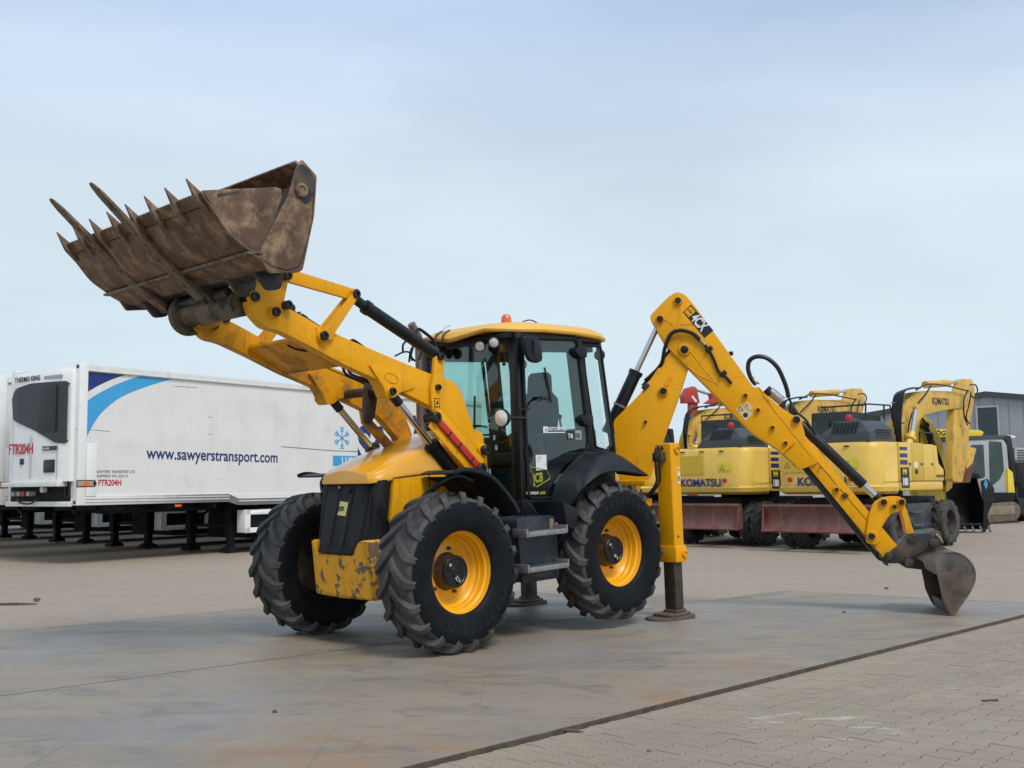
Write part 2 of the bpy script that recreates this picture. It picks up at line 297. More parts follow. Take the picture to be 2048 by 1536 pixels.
# ================================================================== GROUND
ZG = -.024                                                     # top of the paving; the steel plates stand 24 mm proud (top at z=0)
E1 = Vector((math.cos(math.radians(44.3)), math.sin(math.radians(44.3)))); E2 = Vector((-E1.y, E1.x))
EDGE = Vector((-.61, 5.78))
def ground_mat(name, island):
    m = bpy.data.materials.new(name); m.use_nodes = True; t = m.node_tree; b = t.nodes['Principled BSDF']; L = t.links.new
    ge = N('ShaderNodeNewGeometry', t)
    def noise_(scale, det, mp=None, dist=0):
        n = N('ShaderNodeTexNoise', t); n.inputs['Scale'].default_value = scale; n.inputs['Detail'].default_value = det; n.inputs['Roughness'].default_value = .62; n.inputs['Distortion'].default_value = dist
        src = ge.outputs['Position']
        if mp:
            q = N('ShaderNodeMapping', t); q.inputs['Scale'].default_value = mp; q.inputs['Rotation'].default_value = (0,0,math.radians(-12)); L(src, q.inputs['Vector']); src = q.outputs[0]
        L(src, n.inputs['Vector']); return n.outputs['Fac']
    def mr(v, a, b_, c, d):
        q = N('ShaderNodeMapRange', t); q.inputs['From Min'].default_value = a; q.inputs['From Max'].default_value = b_; q.inputs['To Min'].default_value = c; q.inputs['To Max'].default_value = d; L(v, q.inputs['Value']); return q.outputs[0]
    def mixc(f, c1, c2):
        q = N('ShaderNodeMixRGB', t)
        for i, c in (('Color1', c1), ('Color2', c2)):
            if isinstance(c, tuple): q.inputs[i].default_value = (*c, 1)
            else: L(c, q.inputs[i])
        if isinstance(f, float): q.inputs['Fac'].default_value = f
        else: L(f, q.inputs['Fac'])
        return q.outputs['Color']
    def mul(a, b_):
        q = N('ShaderNodeMath', t, operation='MULTIPLY')
        for i, v in enumerate((a, b_)):
            if isinstance(v, float): q.inputs[i].default_value = v
            else: L(v, q.inputs[i])
        return q.outputs[0]
    c = mixc(mr(noise_(.22, 5), .38, .62, 0, 1), (.340,.276,.198), (.260,.209,.152))
    c = mixc(mr(noise_(.9, 6, (.5,2.0,1)), .45, .66, 0, .75), c, (.265,.195,.140))
    c = mixc(mr(noise_(.35, 7, (.3,1.6,1), .4), .50, .66, 0, .75), c, (.38,.315,.245))
    c = mixc(mr(noise_(3.2, 6, (.5,1.3,1)), .55, .78, 0, .45), c, (.15,.135,.118))
    c = mixc(mr(noise_(45, 4), .35, .65, 0, .40), c, (.36,.325,.260))
    c = mixc(mr(noise_(130, 2), .52, .7, 0, .5), c, (.12,.11,.10))
    # sand swept against the near edge of the plates
    dt = N('ShaderNodeVectorMath', t, operation='DOT_PRODUCT'); dt.inputs[1].default_value = (E2.x, E2.y, 0)
    sb = N('ShaderNodeVectorMath', t, operation='SUBTRACT'); sb.inputs[1].default_value = (EDGE.x, EDGE.y, 0); L(ge.outputs['Position'], sb.inputs[0]); L(sb.outputs[0], dt.inputs[0])
    near = mr(dt.outputs['Value'], -.42, -.04, 0, 1); sandf = mul(near, mr(noise_(5, 5), .3, .62, .1, 1.0))
    c = mixc(sandf, c, (.34,.275,.215))
    if island:
        c = mixc(mr(ge.outputs['Random Per Island'], 0, 1, 0, .34), c, (.22,.19,.150))
        # spilled white road paint on a few stones
        pos = N('ShaderNodeVectorMath', t, operation='DISTANCE'); p0 = ground_at(1640, 1445, ZG); pos.inputs[1].default_value = p0; L(ge.outputs['Position'], pos.inputs[0])
        f = mul(mr(pos.outputs['Value'], .25, .75, 1, 0), mr(noise_(7, 4, (.6,1.6,1)), .585, .62, 0, .6)); f = mul(f, mr(ge.outputs['Random Per Island'], .55, .6, 0, 1))
        c = mixc(f, c, (.62,.60,.57))
        r2 = mul(mr(ge.outputs['Random Per Island'], .90, .93, 0, 1), mr(noise_(11, 4, (.6,1.6,1)), .60, .64, 0, .4)); c = mixc(r2, c, (.50,.49,.46))
        bmp = mr(noise_(90, 4), 0, 1, 0, 1)
    else:
        # joints of the distant paving, 0.20 m along the yard and 0.165 m across
        q = N('ShaderNodeMapping', t); q.inputs['Rotation'].default_value = (0,0,math.radians(-44.3)); L(ge.outputs['Position'], q.inputs['Vector'])
        br = N('ShaderNodeTexBrick', t); br.offset = .5; br.inputs['Scale'].default_value = 1; br.inputs['Brick Width'].default_value = .2; br.inputs['Row Height'].default_value = .1625; br.inputs['Mortar Size'].default_value = .004; br.inputs['Mortar Smooth'].default_value = .4
        L(q.outputs[0], br.inputs['Vector']); jf = mul(br.outputs['Fac'], .35)
        c = mixc(jf, c, (.13,.115,.095)); bmp = br.outputs['Fac']
        # long dark damp marks in the yard
        c = mixc(mr(noise_(.5, 3, (.25,2.5,1), .6), .70, .73, 0, .5), c, (.12,.105,.095))
    L(c, b.inputs['Base Color']); L(mr(noise_(.5, 5, (.5,2,1)), .3, .7, .62, .85), b.inputs['Roughness']); b.inputs['Specular IOR Level'].default_value = .35
    bp = N('ShaderNodeBump', t); bp.inputs['Strength'].default_value = .25; bp.inputs['Distance'].default_value = .003; L(bmp, bp.inputs['Height']); L(bp.outputs[0], b.inputs['Normal'])
    return m
M['yard'] = ground_mat('yard_paving_far', False); M['paver'] = ground_mat('concrete_paver', True)
g = MB(); S = 900
g.add([(-S,-60,ZG-.008),(S,-60,ZG-.008),(S,1400,ZG-.008),(-S,1400,ZG-.008)], [(0,1,2,3)])
ground = structure(g.build('ground', M['yard'], smooth=0))
# interlocking double-T pavers along the near right of the plates
LA, W1, W2 = .2, .0905, .072
def stone_outline(gap=.0034):
    a = LA/2-gap; prof = [(-a,W1-gap),(-.062,W1-gap),(-.036,W2-gap),(.036,W2-gap),(.062,W1-gap),(a,W1-gap)]
    return prof+[(x,-y) for x, y in reversed(prof)]
def stone_mesh(mb, cx, cy, dz, tilt):
    o = stone_outline(); o2 = [(x*.975, y*.965) for x, y in o]; n = len(o)
    def W(p, z): q = E1*(cx+p[0])+E2*(cy+p[1]); return (q.x, q.y, ZG+z+dz+tilt[0]*p[0]+tilt[1]*p[1])
    vs = [W(p, -.012) for p in o]+[W(p, -.0035) for p in o]+[W(p, 0) for p in o2]
    fs = [(i,(i+1)%n,n+(i+1)%n,n+i) for i in range(n)]+[(n+i,n+(i+1)%n,2*n+(i+1)%n,2*n+i) for i in range(n)]+[tuple(range(2*n,3*n))]
    mb.add(vs, fs)
cells = []
c0 = EDGE.dot(E2)
for j in range(0, 62):
    for i in range(5, 130):
        cy = c0-.10-j*(W1+W2); cx = i*LA+(LA/2 if j % 2 else 0)
        p = E1*cx+E2*cy; d = p.length
        if p.y < 4.3 or d > 14.5: continue
        ang = p.x/p.y
        if -.22 < ang < .56: cells.append((d, cx, cy))
cells.sort(); rest = MB(); pv = random.Random(3)
for k, (d, cx, cy) in enumerate(cells):
    dz = pv.uniform(-.0015,.0015); tl = (pv.uniform(-.012,.012), pv.uniform(-.012,.012))
    if k < 300:
        mb = MB(); stone_mesh(mb, 0, 0, dz, tl); o = mb.build('paver', M['paver'], ground, smooth=0)
        q = E1*cx+E2*cy; o.location = (q.x, q.y, 0)
    else: stone_mesh(rest, cx, cy, dz, tl)
o = rest.build('paver_field', M['paver'], ground, smooth=0); o['kind'] = 'stuff'
js = MB()
for d, cx, cy in cells:
    q_ = [E1*(cx+a)+E2*(cy+b) for a, b in ((-.1,-.0813),(.1,-.0813),(.1,.0813),(-.1,.0813))]; js.add([(q.x,q.y,ZG-.0060) for q in q_], [(0,1,2,3)])
js.build('joint_sand', pm('dark_joint_sand', (.085,.075,.06), .9, var=.4, vscale=30), ground, smooth=0)

def plate_mat():
    m = bpy.data.materials.new('weathered_steel_plate'); m.use_nodes = True; t = m.node_tree; b = t.nodes['Principled BSDF']; L = t.links.new
    ge = N('ShaderNodeNewGeometry', t)
    def nz_(scale, det, mp=(1,1,1), rot=0, dist=0, off=(0,0,0)):
        q = N('ShaderNodeMapping', t); q.inputs['Scale'].default_value = mp; q.inputs['Rotation'].default_value = (0,0,math.radians(rot)); q.inputs['Location'].default_value = off; L(ge.outputs['Position'], q.inputs['Vector'])
        n = N('ShaderNodeTexNoise', t); n.inputs['Scale'].default_value = scale; n.inputs['Detail'].default_value = det; n.inputs['Roughness'].default_value = .6; n.inputs['Distortion'].default_value = dist; L(q.outputs[0], n.inputs['Vector']); return n.outputs['Fac']
    def mr(v, a, b_, c, d):
        q = N('ShaderNodeMapRange', t); q.inputs['From Min'].default_value = a; q.inputs['From Max'].default_value = b_; q.inputs['To Min'].default_value = c; q.inputs['To Max'].default_value = d; L(v, q.inputs['Value']); return q.outputs[0]
    def mx(f, c1, c2):
        q = N('ShaderNodeMixRGB', t)
        for i, c in (('Color1', c1), ('Color2', c2)):
            if isinstance(c, tuple): q.inputs[i].default_value = (*c, 1)
            else: L(c, q.inputs[i])
        L(f, q.inputs['Fac']); return q.outputs['Color']
    def mu(a, b_):
        q = N('ShaderNodeMath', t, operation='MULTIPLY'); L(a, q.inputs[0]); L(b_, q.inputs[1]); return q.outputs[0]
    def spot(u, v, r0, r1):
        d = N('ShaderNodeVectorMath', t, operation='DISTANCE'); d.inputs[1].default_value = ground_at(u, v, 0); L(ge.outputs['Position'], d.inputs[0]); return mr(d.outputs['Value'], r0, r1, 1, 0)
    c = mx(mr(nz_(.55, 6, (.9,1.2,1), 20, .5), .36, .64, 0, 1), (.262,.216,.165), (.290,.234,.172))
    c = mx(mr(nz_(.8, 8, (.9,1.3,1), 25, 1.2, (3,1,0)), .47, .58, 0, .95), c, (.208,.182,.162))
    c = mx(mr(nz_(1.1, 9, (.8,1.3,1), -18, 1.5, (7,0,0)), .52, .64, 0, .85), c, (.255,.205,.14))
    c = mx(mr(nz_(2.2, 9, (.8,1.4,1), 40, 1.2), .55, .68, 0, .7), c, (.115,.105,.098))
    # rust blooms where the plate has lain wet
    for u, v, r in ((620,1530,.55),(560,1490,.5),(1330,1395,.35),(840,1500,.4),(1490,1330,.4)):
        c = mx(mu(spot(u, v, r*.25, r*1.3), mr(nz_(3.1, 8, (.7,1.5,1), 0, .8, (u*.01,0,0)), .42, .60, 0, .9)), c, (.29,.16,.075))
    # pale bluish film left by dried water
    for u, v, r in ((440,1410,1.0),(150,1300,1.1),(1450,1230,1.6),(1850,1210,1.2),(1150,1300,.9)):
        c = mx(mu(spot(u, v, r*.2, r*1.2), mr(nz_(1.5, 9, (.8,1.4,1), 15, 1.0, (0,u*.01,0)), .42, .56, 0, .85)), c, (.245,.232,.235))
    c = mx(mr(nz_(60, 5), .40, .66, 0, .45), c, (.29,.265,.22)); c = mx(mr(nz_(140, 2), .56, .70, 0, .5), c, (.09,.08,.07)); c = mx(mr(nz_(9, 8, (1,1.3,1), 30, 1), .60, .66, 0, .45), c, (.13,.115,.10)); c = mx(mr(nz_(1.2, 3, (.12,9,1), 42), .62, .66, 0, .35), c, (.31,.28,.24)); c = mx(mr(nz_(1.0, 3, (9,.12,1), 20), .66, .69, 0, .35), c, (.12,.105,.09)); c = mx(mr(nz_(18, 6, (.4,2,1), 12), .62, .7, 0, .35), c, (.30,.29,.27))
    L(c, b.inputs['Base Color']); b.inputs['Metallic'].default_value = .0; b.inputs['Specular IOR Level'].default_value = .45
    L(mr(nz_(.9, 7, (.5,1.8,1), 0, .8, (2,2,0)), .35, .65, .45, .68), b.inputs['Roughness'])
    bp = N('ShaderNodeBump', t); bp.inputs['Strength'].default_value = .12; bp.inputs['Distance'].default_value = .004; L(nz_(30, 6), bp.inputs['Height']); L(bp.outputs[0], b.inputs['Normal'])
    return m
M['plate'] = plate_mat()
M['plate_edge'] = pm('rusty_plate_edge', (.085,.062,.045), .8, var=.4, vscale=10, bump=.2)
def steel_plate(name, pts, label):
    root = thing(name, label, 'steel plate'); n = len(pts)
    mb = MB(); mb.add([(*p, 0) for p in pts]+[(*p, -.006) for p in pts], [tuple(range(n))]+[(i,(i+1)%n,n+(i+1)%n,n+i) for i in range(n)])
    mb.build('top_face', M['plate'], root, smooth=0)
    # flame-cut rusty rim, slightly uneven
    mb = MB(); r = random.Random(len(label))
    for i in range(n):
        a, b = Vector(pts[i]), Vector(pts[(i+1)%n]); d = (b-a); k = max(2, int(d.length/.35)); nn = Vector((d.y,-d.x)).normalized()
        up = [a+d*(q/k) for q in range(k+1)]; lo = [p+nn*r.uniform(.003,.012) for p in up]
        vs = [(*p, .0012) for p in up]+[(*p, -.0005) for p in lo]+[(*p, -.031) for p in lo]; m = k+1
        mb.add(vs, [(q,q+1,m+q+1,m+q) for q in range(k)]+[(m+q,m+q+1,2*m+q+1,2*m+q) for q in range(k)])
    mb.build('cut_edge', M['plate_edge'], root, smooth=0)
    return root
a0 = Vector((-3.7,7.89)); a1 = Vector((3.65,14.72)); da = (a1-a0).normalized(); na = Vector((-da.y, da.x))
b0 = Vector((-.61,5.78)); db = (Vector((5.52,11.85))-b0).normalized()
pa = [tuple(b0-db*6.5), tuple(b0+db*9.81), (3.65,14.72), tuple(a0-da*6.0)]
steel_plate('steel_road_plate', pa, 'nearer large grey steel road plate with rust blooms under the machine wheels and digging bucket')
q0 = a0-da*6.0+na*.012; q1 = Vector((1.7,13.3)); q1 = a0+da*((q1-a0).dot(da))+na*.012
pb = [tuple(q0), tuple(q1), (-.75,16.05), (-3.23,13.32), (-5.04,11.65), (-6.4,10.9), (-9.6,7.9)]
steel_plate('steel_road_plate', pb, 'farther steel road plate behind the long seam, under the far front wheel')

# litter lying about the yard
def litter(name, u, v, mb, mat, label, cat, z=ZG):
    p = ground_at(u, v, z); o = mb.build(name, mat, None, smooth=.5); o.location = p; return tag(o, label, cat)
r = random.Random(9)
mb = MB(); mb.tube([(-.13,.03,.008),(-.05,0,.012),(.04,-.012,.012),(.11,-.03,.007)], [.004,.011,.010,.003], 6); litter('wood_splinter', 1130, 1464, mb, M['wood'], 'dark wood splinter on the pavers beside the near plate edge, bottom centre', 'splinter')
mb = MB(); mb.tube([(-.28,.0,.012),(0,.02,.014),(.3,.0,.010)], [.014,.018,.008], 6); litter('wood_stick', 28, 1210, mb, M['wood'], 'thin dark stick lying in the yard at the far left', 'stick')
mb = MB(); mb.tube([(-.05,.0,.006),(.06,.0,.008)], [.006,.01], 6); litter('wood_splinter', 1978, 1403, mb, M['wood'], 'short dark splinter on the pavers near the right edge', 'splinter')
def rock(s):
    mb = MB(); bm = bmesh.new(); bmesh.ops.create_icosphere(bm, subdivisions=1, radius=s)
    mb.add([(v.co.x*r.uniform(.8,1.3), v.co.y*r.uniform(.8,1.2), max(0,v.co.z*r.uniform(.5,.9)+s*.4)) for v in bm.verts], [tuple(v.index for v in f.verts) for f in bm.faces]); bm.free(); return mb
for u, v, s, z, lab in ((550,1425,.018,0,'small dark stone lying on the near steel plate'),(1486,1366,.018,ZG,'small dark stone just right of the near plate edge'),(1297,1503,.012,ZG,'tiny stone on the pavers at the bottom of the view'),(74,1202,.05,ZG,'dark lump of dirt beside the thin stick at far left'),(1773,1178,.03,ZG,'small dark stone in the yard left of the digging bucket'),(1688,1226,.02,0,'small stone on the plate between foot pad and digging bucket')):
    litter('stone', u, v, rock(s), M['stone'], lab, 'stone', z)

# ================================================================== BACKHOE LOADER
YAW, MPIT = 3.93569, .03306
ax = Vector((math.cos(YAW)*math.cos(MPIT), math.sin(YAW)*math.cos(MPIT), -math.sin(MPIT)))
ay = Vector((-math.sin(YAW), math.cos(YAW), 0)); az = ax.cross(ay)
org = Vector((-1.27811,10.42111,0))-ax*2.22
MM = Matrix(((ax.x,ay.x,az.x,org.x),(ax.y,ay.y,az.y,org.y),(ax.z,ay.z,az.z,org.z),(0,0,0,1)))
F = Frame(MM)
bh = thing('backhoe_loader', 'large yellow backhoe loader with raised front bucket, standing on the steel plates', 'backhoe loader', MM)
def Yp(pts, y): return F.ys(pts, y)
def pin(name, x, z, y0, y1, r, parent, mat='blackm'):
    mb = MB(); s = 1 if y1 > y0 else -1
    mb.lathe([(0,0),(r,0),(r,abs(y1-y0)-.006),(r*.85,abs(y1-y0)),(r*.45,abs(y1-y0)),(r*.45,abs(y1-y0)-.012),(0,abs(y1-y0)-.012)], (x,y0,z), (0,s,0), 18)
    return mb.build(name, M[mat], parent)
TR, WR = 1.0, .705
def tyre_mesh(R=.705, hw=.215, nl=19, rb=.372, detail=True):
    k = R/.705; mb = MB()
    prof = [(rb*k+.0,-.19),(.385*k,-.200),(.42*k,-.212),(.50*k,-.226),(.575*k,-.226),(.622*k,-.214),(.652*k,-.185),(.664*k,-.10),(.668*k,0)]
    prof = [(r_, h*hw/.215) for r_, h in prof]; prof = prof+[(r_, -h) for r_, h in reversed(prof[:-1])]+[(rb*k-.01,.17*hw/.215),(rb*k-.01,-.17*hw/.215)]
    mb.lathe(prof, (0,0,0), (0,1,0), 72, close=True)
    st = [(.006,.706,.652,.335,.030),(.05,.708,.652,.235,.033),(.10,.708,.650,.150,.036),(.15,.705,.643,.085,.039),(.19,.694,.632,.045,.041),(.215,.664,.606,.022,.040),(.2300,.605,.580,.008,.034)]
    for side in (1,-1):
        for q in range(nl):
            p0 = 2*PI*(q+(.5 if side < 0 else 0))/nl; vs = []
            for i, (y, rt, rb_, ph, w_) in enumerate(st):
                y *= hw/.215; a = p0+ph; sl = .75 if i < 4 else .3
                dw = w_/R; dy = w_*sl
                for rr, ds in ((rb_*k,-1.25),(rt*k,-.85),(rt*k,.85),(rb_*k,1.25)):
                    aa = a+ds*dw*.8; yy = y+ds*dy*.55*(1 if i < 5 else .2); yy = max(yy, .0) if i == 0 else yy
                    vs.append((rr*math.cos(aa), side*yy, rr*math.sin(aa)))
            n = len(st); fs = [(i*4+j, i*4+j+1, (i+1)*4+j+1, (i+1)*4+j) for i in range(n-1) for j in range(3)]+[(0,1,2,3),((n-1)*4+3,(n-1)*4+2,(n-1)*4+1,(n-1)*4)]
            mb.add(vs, fs)
    return mb
# forward rolling: the middle of each chevron leads; angle measured x->z, tyre front moves down
_ty = tyre_mesh(); _o = _ty.build('tyre', M['rubber'], None, smooth=.55); TYRE = _o.data; bpy.data.objects.remove(_o)
# smooth clean sidewall material on the flanks
TYRE.materials.append(M['rubber2'])
for p in TYRE.polygons:
    c = p.center; rr = math.hypot(c.x, c.z)
    if rr < .60 and abs(c.y) > .16: p.material_index = 1
def wheel(x, y, steer, side, hubmark, tilt=0, rot=0):
    root = pivot('wheel', bh, Matrix.Translation((x,y,WR)) @ Matrix.Rotation(steer,4,'Z'))
    ty = bpy.data.objects.new('tyre', TYRE); link(ty, root, Matrix.Rotation(rot,4,'Y') @ Matrix.Rotation(PI,4,'Z') if False else Matrix.Rotation(rot,4,'Y'))
    s = side; mb = MB()
    prof = [(.382,.196),(.388,.188),(.384,.178),(.368,.172),(.358,.15),(.352,.12),(.336,.108),(.330,.06),(.322,.05),(.316,.015),(.300,.0),(.282,-.03),(.255,-.045),(.20,-.045),(.17,-.035),(.0,-.035)]
    back = [(.0,-.05),(.17,-.05),(.20,-.06),(.262,-.06),(.30,-.05),(.33,-.02),(.345,-.10),(.352,-.15),(.382,-.18),(.386,-.196),(.378,-.198),(.36,-.165),(.35,-.15)]
    mb.lathe(prof, (0,0,0), (0,s,0), 64); mb.build('rim', M['rim'], root, smooth=.5)
    mb = MB(); mb.lathe(back, (0,0,0), (0,s,0), 48); mb.build('rim_back', M['hub'], root, smooth=.5)
    mb = MB(); mb.lathe([(.17,-.03),(.158,-.02),(.152,.03),(.150,.055),(.146,.062)], (0,0,0), (0,s,0), 36)
    mb.build('hub_drum', M['hub'], root)
    mb = MB(); mb.lathe([(.146,.060),(.146,.085),(.136,.098),(.118,.098),(.112,.092),(.05,.092),(.045,.098),(0,.098)], (0,0,0), (0,s,0), 36)
    for a in (20,140,260): mb.bar((.05*math.cos(math.radians(a)),s*.096,.05*math.sin(math.radians(a))), (.115*math.cos(math.radians(a)),s*.096,.115*math.sin(math.radians(a))), .014, .012, (0,1,0))
    mb.build('hub_cap', M['blackm'], root)
    nb = MB()
    for q in range(5):
        a = 2*PI*q/5+.5; nb.lathe([(0,0),(.017,0),(.017,.025),(0,.025)], (.205*math.cos(a),s*-.043,.205*math.sin(a)), (0,s,0), 6)
    o = nb.build('wheel_nuts', M['hub'], root, smooth=0)
    mb = MB(); mb.tube([(.02,s*.02,.318),(.02,s*.05,.285)], [.012,.009], 8); mb.build('valve', M['rim'], root)
    if side > 0:
        text('hub_number', hubmark, .045, M['whitep'], root, (.02,.0995,-.05), (-.6,0,-.8), (-.8,0,.6), bold=.01)
        text('drain_mark', 'o', .05, M['whitep'], root, (.085,.0995,.055), (-1,0,0), (0,0,1), bold=.01)
    return root
ST = .008
def arc_text(name, body, rad, size, a0, parent, y, mat, spacing=.85, bold=.02):
    """letters moulded round a tyre flank"""
    mbs = []
    a = a0
    for chr_ in body:
        if chr_ != ' ':
            xd = (-math.sin(a)*-1*-1, 0, 0)
            rd = Vector((math.cos(a),0,math.sin(a))); tx = Vector((math.sin(a),0,-math.cos(a)))
            if tx.cross(rd).y < 0: tx = -tx
            o = text(name, chr_, size, mat, None, rd*rad+Vector((0,y,0))-tx*size*.3, tx, rd, ext=.0015, bold=bold, sx=1.0); mbs.append(o)
        a += size*spacing/rad
    mb = MB()
    for o in mbs:
        mb.add([v.co for v in o.data.vertices], [tuple(p.vertices) for p in o.data.polygons]); bpy.data.objects.remove(o)
    return mb.build(name, mat, parent, smooth=0)
M['emboss'] = pm('moulded_tyre_letters', (.010,.011,.014), .5, spec=.3, var=.1)
wf = wheel(2.22, TR, ST, 1, '223', rot=.1); wr = wheel(0, TR, 0, 1, '673', rot=.45); wheel(2.22, -TR, ST, -1, '', rot=.3); wheel(0, -TR, 0, -1, '', rot=.2)
for wv, aa in ((wf, 3.55), (wr, .85)):
    arc_text('tyre_lettering', 'VREDESTEIN', .480, .085, aa+.0, wv, .2262, M['emboss'], 1.0, .03)
    arc_text('size_lettering', '16.9-28', .56, .035, aa+2.9, wv, .228, M['emboss'])

# ---------------- chassis, axles
mb = MB(); mb.box(-1.15,2.45,-.36,.36,.62,.95); mb.build('chassis', M['blackm'], bh, bevel=.02)
mb = MB(); mb.cyl((2.22,-.86,WR),(2.22,.86,WR),.10); mb.box(2.08,2.36,-.22,.22,.55,.86); mb.build('front_axle', M['hub'], bh)
mb = MB(); mb.cyl((0,-.86,WR),(0,.86,WR),.12); mb.box(-.18,.18,-.25,.25,.53,.88); mb.build('rear_axle', M['hub'], bh)
mb = MB(); mb.box(-.9,.9,-.72,.72,.95,1.12); mb.box(.85,2.2,-.42,.42,.92,1.15); mb.build('deck', M['blackm'], bh, bevel=.02)
# tank and steps on the near side, mirrored box on the far side
for s in (1,-1):
    t_ = MB(); t_.prism(rounded([(.78,.50),(1.30,.50),(1.33,.80),(1.36,1.12),(.80,1.12)], .05), s*.62, s*1.02); tk = t_.build('fuel_tank' if s > 0 else 'hydraulic_tank', M['tank'], bh, bevel=.012)
    if s > 0:
        mb = MB(); mb.prism(rounded([(.84,.985),(.90,.985),(.90,1.09),(.84,1.09)], .025), 1.021, 1.026); mb.build('faded_label', pm('faded_tan_label', (.26,.20,.13), .6), tk)
    for z in (.985, .655):
        st_ = MB()
        st_.box(.86,1.40,s*1.0,s*1.20,z-.012,z); st_.box(.86,1.40,s*1.19,s*1.215,z-.035,z+.012); st_.box(.84,.86,s*1.02,s*1.21,z-.03,z+.045); st_.box(1.40,1.42,s*1.02,s*1.21,z-.04,z+.04)
        for q in range(9): st_.box(.90+q*.055,.915+q*.055,s*1.0,s*1.19,z,z+.008)
        st_.build('step', M['galv'], bh, bevel=.004)
    mb = MB(); mb.prism(rounded([(.98,.655),(1.40,.655),(1.36,.58),(1.05,.545)], .03), s*1.0, s*1.15); mb.build('step_bracket', M['hub'], bh, bevel=.01)
mb = MB(); mb.box(.55,.72,.30,.62,.6,.95); mb.build('frame_plate', M['yellow_dirty'], bh, bevel=.01)

# ---------------- engine hood
X0 = 2.62
secs = [  # x, half width at the bottom lip, lip z, shoulder half width, shoulder z, crown half width, crown z
 (2.60,.36,1.535,.34,1.575,.24,1.60), (2.50,.42,1.545,.40,1.61,.28,1.655), (2.30,.450,1.57,.42,1.675,.30,1.735), (2.05,.455,1.60,.435,1.755,.32,1.81), (1.75,.46,1.62,.445,1.845,.33,1.905), (1.45,.46,1.64,.45,1.915,.34,1.975), (1.22,.46,1.65,.455,1.94,.36,1.995)]
rings = []
for x, wb, zb, ws, zs, wc, zc in secs:
    half = [(wb,zb-.03),(wb,zb+.01),(ws+.012,zs-.05),(ws,zs),(ws-.03,zs+.025),(wc+.03,zc-.006),(wc,zc),(wc*.5,zc+.022),(0,zc+.03)]
    rings.append([(x,y,z) for y, z in half]+[(x,-y,z) for y, z in reversed(half[:-1])])
mb = MB(); mb.loft(rings, closed=True); hood = mb.build('engine_hood', M['hood'], bh, bevel=.006, smooth=.7)
# side panels below the crease, black vent behind the grille
sp = Yp([(787,968),(776,1060),(786,1082),(900,1090),(1000,1010),(1000,905),(880,932)], .455)
for s in (1,-1):
    mb = MB(); mb.prism(rounded([(2.37,1.545),(2.425,1.16),(2.40,1.10),(2.40,.95),(1.30,.95),(1.30,1.63),(1.75,1.615)], .02), s*.40, s*.452); mb.build('side_panel', M['yellow'], bh, bevel=.005)
    mb = MB(); mb.prism([(2.53,1.53),(2.385,1.545),(2.39,1.52),(2.45,1.15),(2.43,1.08),(2.45,.93),(2.62,.92)], s*.33, s*.430); mb.build('side_vent', M['grille'], bh, bevel=.01)
    mb = MB(); mb.prism([(2.40,.95),(2.40,1.085),(2.33,1.085),(2.33,.95)], s*.40, s*.455); mb.build('corner_plate', M['yellow'], bh, bevel=.004)
    mb = MB(); mb.tube([(2.385,s*.452,1.545),(2.05,s*.459,1.570),(1.75,s*.464,1.589),(1.45,s*.464,1.609),(1.24,s*.464,1.619)], .005, 5); mb.build('hood_seam', M['blackm'], bh)
    mb = MB(); mb.prism([(1.94,1.60),(1.95,1.585),(1.97,.96),(1.96,.96)], s*.453, s*.457); mb.build('panel_gap', M['blackm'], bh, smooth=0)
# grille: leaning front panel, wider at the top
def gp(y, z): # front surface x of the grille
    return 2.56+(1.52-z)*.26-.25*max(0, abs(y)-.22)**1.5
rows = [1.525,1.40,1.2,1.0,.87]; cols = [-.31,-.29,-.2,-.1,0,.1,.2,.29,.31]
gm = MB()
front = [[(gp(y*(1-.10*(1.525-z)),z)+(.0 if abs(y) < .3 else -.02), y*(1-.10*(1.525-z)), z) for y in cols] for z in rows]
back = [[(p[0]-.10,p[1],p[2]) for p in rr] for rr in front]
n = len(cols); vs = [p for rr in front for p in rr]+[p for rr in back for p in rr]; k0 = len(rows)*n; fs = []
for i in range(len(rows)-1):
    for j in range(n-1): fs += [(i*n+j,i*n+j+1,(i+1)*n+j+1,(i+1)*n+j)]
for i in range(len(rows)-1):
    for j in (0,n-1): fs.append((i*n+j,(i+1)*n+j,k0+(i+1)*n+j,k0+i*n+j))
for j in range(n-1):
    for i in (0,len(rows)-1): fs.append((i*n+j,i*n+j+1,k0+i*n+j+1,k0+i*n+j))
gm.add(vs, fs); grille = gm.build('grille', M['grille'], bh, bevel=.012)
for y in (-.11,.11):   # two shallow pressed ribs
    mb = MB(); mb.bar((gp(y,1.48)+.004,y,1.48),(gp(y,.92)+.004,y*.9,.92),.012,.008,(1,0,0)); mb.build('grille_rib', M['grille'], grille)
gx = (gp(0,1.33)-gp(0,1.23))
def gpt(y, z, off=.004): return (gp(y,z)+off, y, z)
mb = MB(); q = [(-.085,1.285),(.035,1.275),(.03,1.15),(-.09,1.16)]
mb.add([gpt(y+.03,z+.06,.002) for y, z in q]+[gpt(y+.03,z+.06,.010) for y, z in q], [(4,5,6,7),(0,1,5,4),(1,2,6,5),(2,3,7,6),(3,0,4,7)])
M['badgey'] = pm('pale_badge', (.50,.47,.16), .35, var=.05)
badge = mb.build('badge', M['badgey'], grille, smooth=0)
zd = Vector((gp(0,1.3)-gp(0,1.2),0,.1)).normalized()
text('badge_letters', 'JCB', .055, M['blackp'], grille, (gp(0,1.25)+.012,-.05,1.262), (0,1,.0), zd, bold=.03, sx=.9)
mb = MB(); mb.cyl(gpt(-.10,1.475,0), gpt(-.10,1.475,.02), .014, seg=12); mb.build('bolt', M['galv'], grille)
